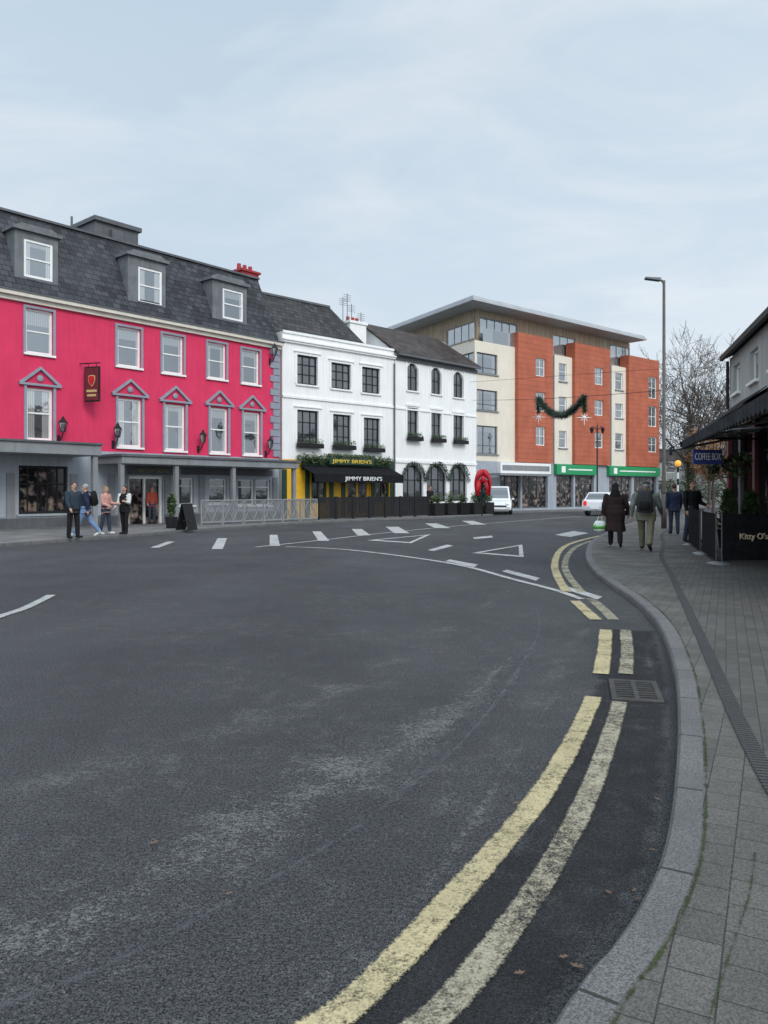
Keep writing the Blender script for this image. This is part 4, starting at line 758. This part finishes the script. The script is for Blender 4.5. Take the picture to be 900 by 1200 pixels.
def house(label,A,B,h,rid,m_):
    F=Fr(A,B); o=thing('terrace_house',label,'house',(A[0],A[1],0),F.rz); ops=[(x,x+1.1,z_,z_+1.4) for z_ in (1.,3.7) for x in [1+i*2.4 for i in range(int((F.L-2)/2.4)+1)] if x+1.1<F.L-.3]
    mb=MB(); wall(mb,0,F.L,0,h,ops); mb.q((0,0,0),(0,7,0),(0,7,h),(0,3.5,rid),(0,0,h)); mb.q((F.L,0,0),(F.L,7,0),(F.L,7,h),(F.L,3.5,rid),(F.L,0,h)); mb.q((0,7,0),(F.L,7,0),(F.L,7,h),(0,7,h)); mb.build('wall',m_,o)
    for w_ in ops: win(o,w_,gm='dglass',rows=(.5,))
    mb=MB(); mb.q((-.2,-.3,h-.1),(F.L+.2,-.3,h-.1),(F.L+.2,3.5,rid+.05),(-.2,3.5,rid+.05)); mb.q((-.2,7.3,h-.1),(F.L+.2,7.3,h-.1),(F.L+.2,3.5,rid+.05),(-.2,3.5,rid+.05)); mb.build('roof','slate2',o)
house('grey house closing the far end of the street',(32,90),(50,88),5.2,6.6,'wallg')
mb=MB()
for i in range(26): mb.leaves((28+i*.9,84+ru(-1,1),ru(1,2.2)),(1.2,1.,ru(1,2.)),120,.2,shell=.3)
tag(mb.build('far_hedge','ivy',norm=False),'dark evergreen hedge mass at the end of the street','hedge',None,'stuff')
# ---------------------------------------------------------------- vehicles
def car(label,loc,rz,van=False):
    o=thing('white_van' if van else 'parked_car',label,'van' if van else 'car',loc,rz)
    H=1.9 if van else 1.5; mb=MB()
    lowr=[(-2.1,.33),(-2.16,.6),(-2.1,.96),(-1.9,1.0),(.95,1.0),(1.75,.88),(2.08,.72),(2.14,.5),(2.1,.28)]
    mb.ext(lowr,-.87,.87); body=mb.build('body','carw',o,bev=.09)
    bs=[(-2.02,-.8),(1.05,-.8),(1.05,.8),(-2.02,.8)]; tp=[(-1.85 if van else -1.55,-.66),(.25,-.66),(.25,.66),(-1.85 if van else -1.55,.66)]
    mb=MB(); mb.loops([[(x,y,.97) for x,y in bs],[(x,y,H) for x,y in tp]]); mb.build('cabin','carw',o,bev=.06)
    def gl(i,j,u0,u1,v0,v1,nm):
        A0=Vector((*bs[i],.97));B0=Vector((*bs[j],.97));A1=Vector((*tp[i],H));B1=Vector((*tp[j],H)); f=lambda u,v:(A0.lerp(B0,u)).lerp(A1.lerp(B1,u),v)
        n=(B0-A0).cross(A1-A0).normalized()*.012; m_=MB(); m_.q(*[f(u,v)+n for u,v in ((u0,v0),(u1,v0),(u1,v1),(u0,v1))]); m_.build(nm,'dglass',o)
    gl(1,2,.07,.93,.12,.9,'windscreen'); gl(3,0,.08,.92,.15,.85,'rear_window')
    for i,j in ((0,1),(2,3)): gl(i,j,.5,.9,.15,.85,'side_window') if i==0 else gl(i,j,.1,.5,.15,.85,'side_window'); gl(i,j,.12,.47,.15,.85,'side_window') if i==0 else gl(i,j,.53,.88,.15,.85,'side_window')
    for x in (-1.3,1.32):
        for y in (-.8,.8):
            mb=MB(); mb.tube([(x,y-.1,.32),(x,y-.09,.32),(x,y+.09,.32),(x,y+.1,.32)],[.28,.32,.32,.28],20); w_=mb.build('wheel','tyre',o); MB().tube([(x,y-.108,.32),(x,y+.108,.32)],.2,14).build('rim','steel',w_)
    for y in (-.62,.62):
        MB().sph((2.0,y,.72),(.14,.17,.09)).build('headlight','letw',o); MB().box(-2.17,-2.1,y-.1,y+.1,.65,.95).build('tail_light','redlight',o)
        MB().sph((.75,y*1.56,1.03),(.08,.09,.07)).build('mirror','carw',o)
    MB().box(2.13,2.16,-.5,.5,.36,.5).build('front_plate','letw',o); MB().box(-2.19,-2.14,-.26,.26,.45,.57).build('rear_plate','letw',o); MB().box(2.1,2.17,-.55,.55,.52,.62).build('grille','black',o)
car('white hatchback driving away beyond the walking couple',(14.45,49.6,0),R(52)); car('white van standing beside the red bow and planters',(7.95,53.1,0),R(-100),True)
# ---------------------------------------------------------------- people
def person(label,loc,rz,h,cl,legs=((18,5),(-16,12)),arms=((-14,12,8),(16,18,8)),vox=.016,bulk=1.,coat=None,hair='short',scarf=None,cap=None,turn=0.):
    K=h/1.75; o=thing('person',label,'person',loc,rz); mb=MB()
    HZ=.93; feet=[]; lb=1+(bulk-1)*.7
    for sx,(a,k) in zip((1,-1),legs):
        a=R(a);b=a-R(k); hip=Vector((sx*.092*lb,0,HZ)); kn=hip+Vector((sx*.012,-math.sin(a),-math.cos(a)))*.43; an=kn+Vector((0,-math.sin(b),-math.cos(b)))*.415
        mb.cap(hip,kn,.092*lb,.07*lb,1); mb.cap(kn,an,.07*lb,.058*lb,1); f=min(0,b*.8); fd=Vector((sx*.12,-math.cos(f),math.sin(f))); heel=an+Vector((0,.03,-.05)); toe=heel+fd*.2; mb.cap(heel,toe,.047,.038,2); mb.cap(an,heel,.048,.045,2); feet.append(min(heel.z-.047,toe.z-.038))
    mb.loft([(0,0,.84,.13*bulk,.1),(0,0,.93,.172*bulk,.122*bulk)],16,1)
    mb.loft([(0,0,.78,.178*bulk,.135*bulk),(0,0,.94,.182*bulk,.134*bulk),(0,-.005,1.08,.168*bulk,.124*bulk),(0,0,1.22,.18*bulk,.126*bulk),(0,.005,1.35,.192*bulk,.12*bulk),(0,.01,1.44,.155,.095),(0,.01,1.5,.078,.07)],16,0)
    if coat:
        mb.loft([(0,.0,coat,.27,.23),(0,0,coat+.02,.28,.24),(0,0,.65,.25,.2),(0,0,.95,.215*bulk,.16*bulk),(0,0,1.15,.185*bulk,.13*bulk)],20,0)
        for q in range(6): an=q*1.05; mb.cap((.24*math.cos(an),.2*math.sin(an),coat+.06),(.17*math.cos(an),.13*math.sin(an),.9),.05,.03,0)
    for sx,(a,e,ab) in zip((1,-1),arms):
        a=R(a);e=R(e);ab=R(ab); sh=Vector((sx*.185*bulk,.005,1.405)); d1=Vector((sx*math.sin(ab),-math.sin(a)*math.cos(ab),-math.cos(a)*math.cos(ab))); el=sh+d1*.285; d2=Vector((sx*math.sin(ab)*.4,-math.sin(a+e),-math.cos(a+e))).normalized(); wr=el+d2*.25
        mb.cap(sh,el,.064*bulk,.054*bulk,6 if cl.get('sleeve') else 0); mb.cap(el,wr,.054*bulk,.041,6 if cl.get('sleeve') else 0)
        fw=Vector((0,-math.cos(a+e),math.sin(a+e))); inn=Vector((-sx,0,0)); mb.cap(wr,wr+d2*.075,.03,.034,3)
        for i,(of,ln) in enumerate(((.032,.068),(.011,.078),(-.011,.073),(-.031,.056))):
            b0_=wr+d2*.08+fw*of; k1=b0_+(d2+inn*.2).normalized()*ln*.55; mb.cap(b0_,k1,.0125,.011,3); mb.cap(k1,k1+(d2+inn*.8).normalized()*ln*.5,.011,.009,3)
        mb.cap(wr+d2*.02+fw*.025,wr+d2*.065+fw*.062+inn*.012,.014,.011,3)
    mb.cap((0,.01,1.45),(0,-.005,1.56),.058,.052,3)
    T=Matrix.Rotation(R(turn),3,'Z'); hc=Vector((0,-.012,1.64))
    def hp(x,y,z_): return hc+T@Vector((x,y,z_))
    mb.sph(hp(0,.01,.02),(.077,.092,.098),14,10,3); mb.sph(hp(0,-.025,-.045),(.058,.065,.07),12,8,3); mb.cap(hp(0,-.085,.01),hp(0,-.104,-.025),.011,.014,3)
    for sx in (-1,1): mb.sph(hp(sx*.077,.005,-.01),(.013,.022,.032),8,6,3); mb.sph(hp(sx*.03,-.078,.012),(.013,.012,.01),8,6,4)
    mb.cap(hp(-.022,-.083,-.055),hp(.022,-.083,-.055),.008,.008,5)
    dz=-min(feet); vm=[0]*len(mb.v)
    for f,m_ in zip(mb.f,mb.m):
        for i in f: vm[i]=m_
    vs=[(x*K,y*K,(z_+dz)*K) for x,y,z_ in mb.v]; kd=kdtree.KDTree(len(vs))
    for i,v_ in enumerate(vs): kd.insert(v_,i)
    kd.balance(); me=bpy.data.meshes.new('t'); me.from_pydata(vs,[],mb.f); bm=bmesh.new(); bm.from_mesh(me); bmesh.ops.recalc_face_normals(bm,faces=bm.faces); bm.to_mesh(me); bm.free()
    tmp=bpy.data.objects.new('t',me); COL.objects.link(tmp); md=tmp.modifiers.new('r','REMESH'); md.mode='VOXEL'; md.voxel_size=vox; sm_=tmp.modifiers.new('s','SMOOTH'); sm_.factor=.5; sm_.iterations=2
    dg=bpy.context.evaluated_depsgraph_get(); m2=bpy.data.meshes.new_from_object(tmp.evaluated_get(dg)); bpy.data.objects.remove(tmp)
    m2.materials.clear()
    for k in (cl['top'],cl['legs'],cl.get('shoe','blackc'),'skin','eye','lip',cl.get('sleeve',cl['top'])): m2.materials.append(M[k])
    m2.polygons.foreach_set('material_index',[vm[kd.find(p.center)[1]] for p in m2.polygons]); m2.polygons.foreach_set('use_smooth',[True]*len(m2.polygons))
    bo=bpy.data.objects.new('body',m2); COL.objects.link(bo); bo.parent=o
    def sc(m_): m_.v=[(x*K,y*K,(z_+dz)*K) for x,y,z_ in m_.v]; return m_
    if scarf:
        m_=MB(); m_.sph(hp(0,.022,.03),(.098,.108,.118),16,12); m_.loft([(0,.0,1.3,.2,.15),(0,.015,1.45,.15,.13),(0,.02,1.56,.105,.11),(0,.02,1.66,.09,.1)],16); sc(m_).build('headscarf',scarf,o,sm=True)
    elif hair:
        m_=MB(); m_.sph(hp(0,.025,.04),(.086,.092,.092),16,12)
        if hair=='long': m_.loft([(*hp(0,.055,-.2)[:2],1.44,.085,.04),(*hp(0,.05,0)[:2],1.55,.09,.06),(*hp(0,.04,0)[:2],1.68,.085,.07)],12)
        sc(m_).build('hair',cl.get('hair','hairb'),o,sm=True)
    if cap:
        m_=MB(); m_.sph(hp(0,.012,.075),(.094,.106,.06),16,8); m_.sph(hp(0,-.095,.055),(.07,.06,.012),12,6); sc(m_).build('cap',cap,o,sm=True)
    bpy.context.view_layer.update()
    return o
def W_(o,v): return o.matrix_world@Vector(v)
def backpack(label,p,rz,m_,k=1.,y=.245,z_=1.0):
    b=thing('backpack',label,'backpack',W_(p,(0,y,z_)),rz); b.scale=(k,k,k); mb=MB(); mb.loft([(0,0,0,.13,.07),(0,0,.03,.165,.1),(0,0,.3,.17,.115),(0,0,.42,.15,.09),(0,0,.5,.09,.05)],16); mb.build('bag_body',m_,b,sm=True); MB().loft([(0,.095,.05,.1,.03),(0,.105,.12,.115,.045),(0,.1,.24,.1,.03)],12).build('pocket','blackc',b,sm=True)
    for sx in (-1,1): MB().tube([(sx*.1,-.07,.42),(sx*.11,-.2,.47),(sx*.115,-.36,.35),(sx*.12,-.38,.15),(sx*.16,-.2,.04),(sx*.12,-.05,.05)],.02,6).build('strap','blackc',b)
away=R(180-14)
pw=person('person in a long dark coat and headscarf walking away with a bag',G(721,641,PZ+.004),away,1.68,dict(top='brownc',legs='blackc'),legs=((16,3),(-14,16)),arms=((-6,14,14),(5,20,17)),coat=.42,scarf='blackc',vox=.014,bulk=1.28)
pm=person('person in grey jacket, cap and backpack walking away',G(757,645,PZ+.004),R(180-24),1.75,dict(top='greyc',legs='olive',hair='hairg'),legs=((22,5),(-20,22)),arms=((-20,25,14),(16,30,14)),vox=.014,bulk=1.36,cap='packg')
backpack('dark backpack worn by the person in cap and grey jacket',pm,R(180-24),'packg',1.15,.3,.97)
b=thing('carrier_bag','white and green carrier bag hanging from the hand of person in long coat','bag',W_(pw,(.4,-.05,.4)),away); MB().loft([(0,0,0,.1,.06),(0,0,.05,.16,.1),(0,.01,.2,.17,.09),(0,0,.3,.11,.03)],14).build('bag_body','bag',b,sm=True); MB().loft([(0,0,.08,.167,.102),(0,.005,.2,.174,.094)],14).build('bag_print','bagg',b,sm=True); MB().tube([(-.07,0,.28),(-.03,0,.42),(.03,0,.42),(.07,0,.28)],.01,5).build('handles','bag',b)
person('person in dark navy clothes standing by the dark pub barriers',G(790,626,PZ+.004),R(170),1.72,dict(top='navyc',legs='darkj'),legs=((4,2),(-4,4)),bulk=1.15)
person('person in black jacket beside the hanging navy sign',G(811,636,PZ+.004),R(20),1.78,dict(top='blackc',legs='darkj'),legs=((6,2),(-8,6)),arms=((10,60,8),(4,15,8)),bulk=1.2)
ps=person('grey haired person in navy jacket and jeans striding along the far pavement',G(100,629,.1),R(-75),1.72,dict(top='navyc',legs='jeans',hair='hairg',shoe='whitec'),legs=((24,4),(-22,16)),arms=((-18,15,6),(20,25,6)),bulk=1.3)
backpack('dark backpack worn by the striding person in jeans',ps,R(-75),'blackc',1.0,.26,1.0)
person('person in black standing behind the striding person in jeans',G(86,631,.1),R(60),1.74,dict(top='teal',legs='blackc'),legs=((5,2),(-4,3)),bulk=1.25)
person('fair haired person in pink top and dark trousers near the reception canopy',G(124,626.5,.1),R(75),1.62,dict(top='pinkc',legs='darkj',hair='hairl',shoe='whitec'),legs=((8,3),(-8,6)),arms=((15,70,6),(10,60,8)),hair='long',bulk=1.12)
person('person with black vest and white sleeves standing left of the reception door',G(146,626,.1),R(-20),1.65,dict(top='blackc',legs='blackc',hair='hairb',sleeve='whitec'),legs=((4,2),(-4,3)),arms=((15,85,8),(8,40,8)),hair='long',bulk=1.15)
person('person in red top standing in the reception doorway',P.w(P.s(178,-.4),-.4).to_3d()+Vector((0,0,.1)),R(30),1.68,dict(top='redc',legs='darkj'),legs=((3,2),(-3,3)),vox=.02)
person('person in black behind the terrace fence of the white townhouse',W2.w(W2.s(504,-1.8),-1.8).to_3d()+Vector((0,0,.1)),R(40),1.75,dict(top='blackc',legs='blackc'),legs=((8,2),(-8,6)),vox=.02,bulk=1.15)
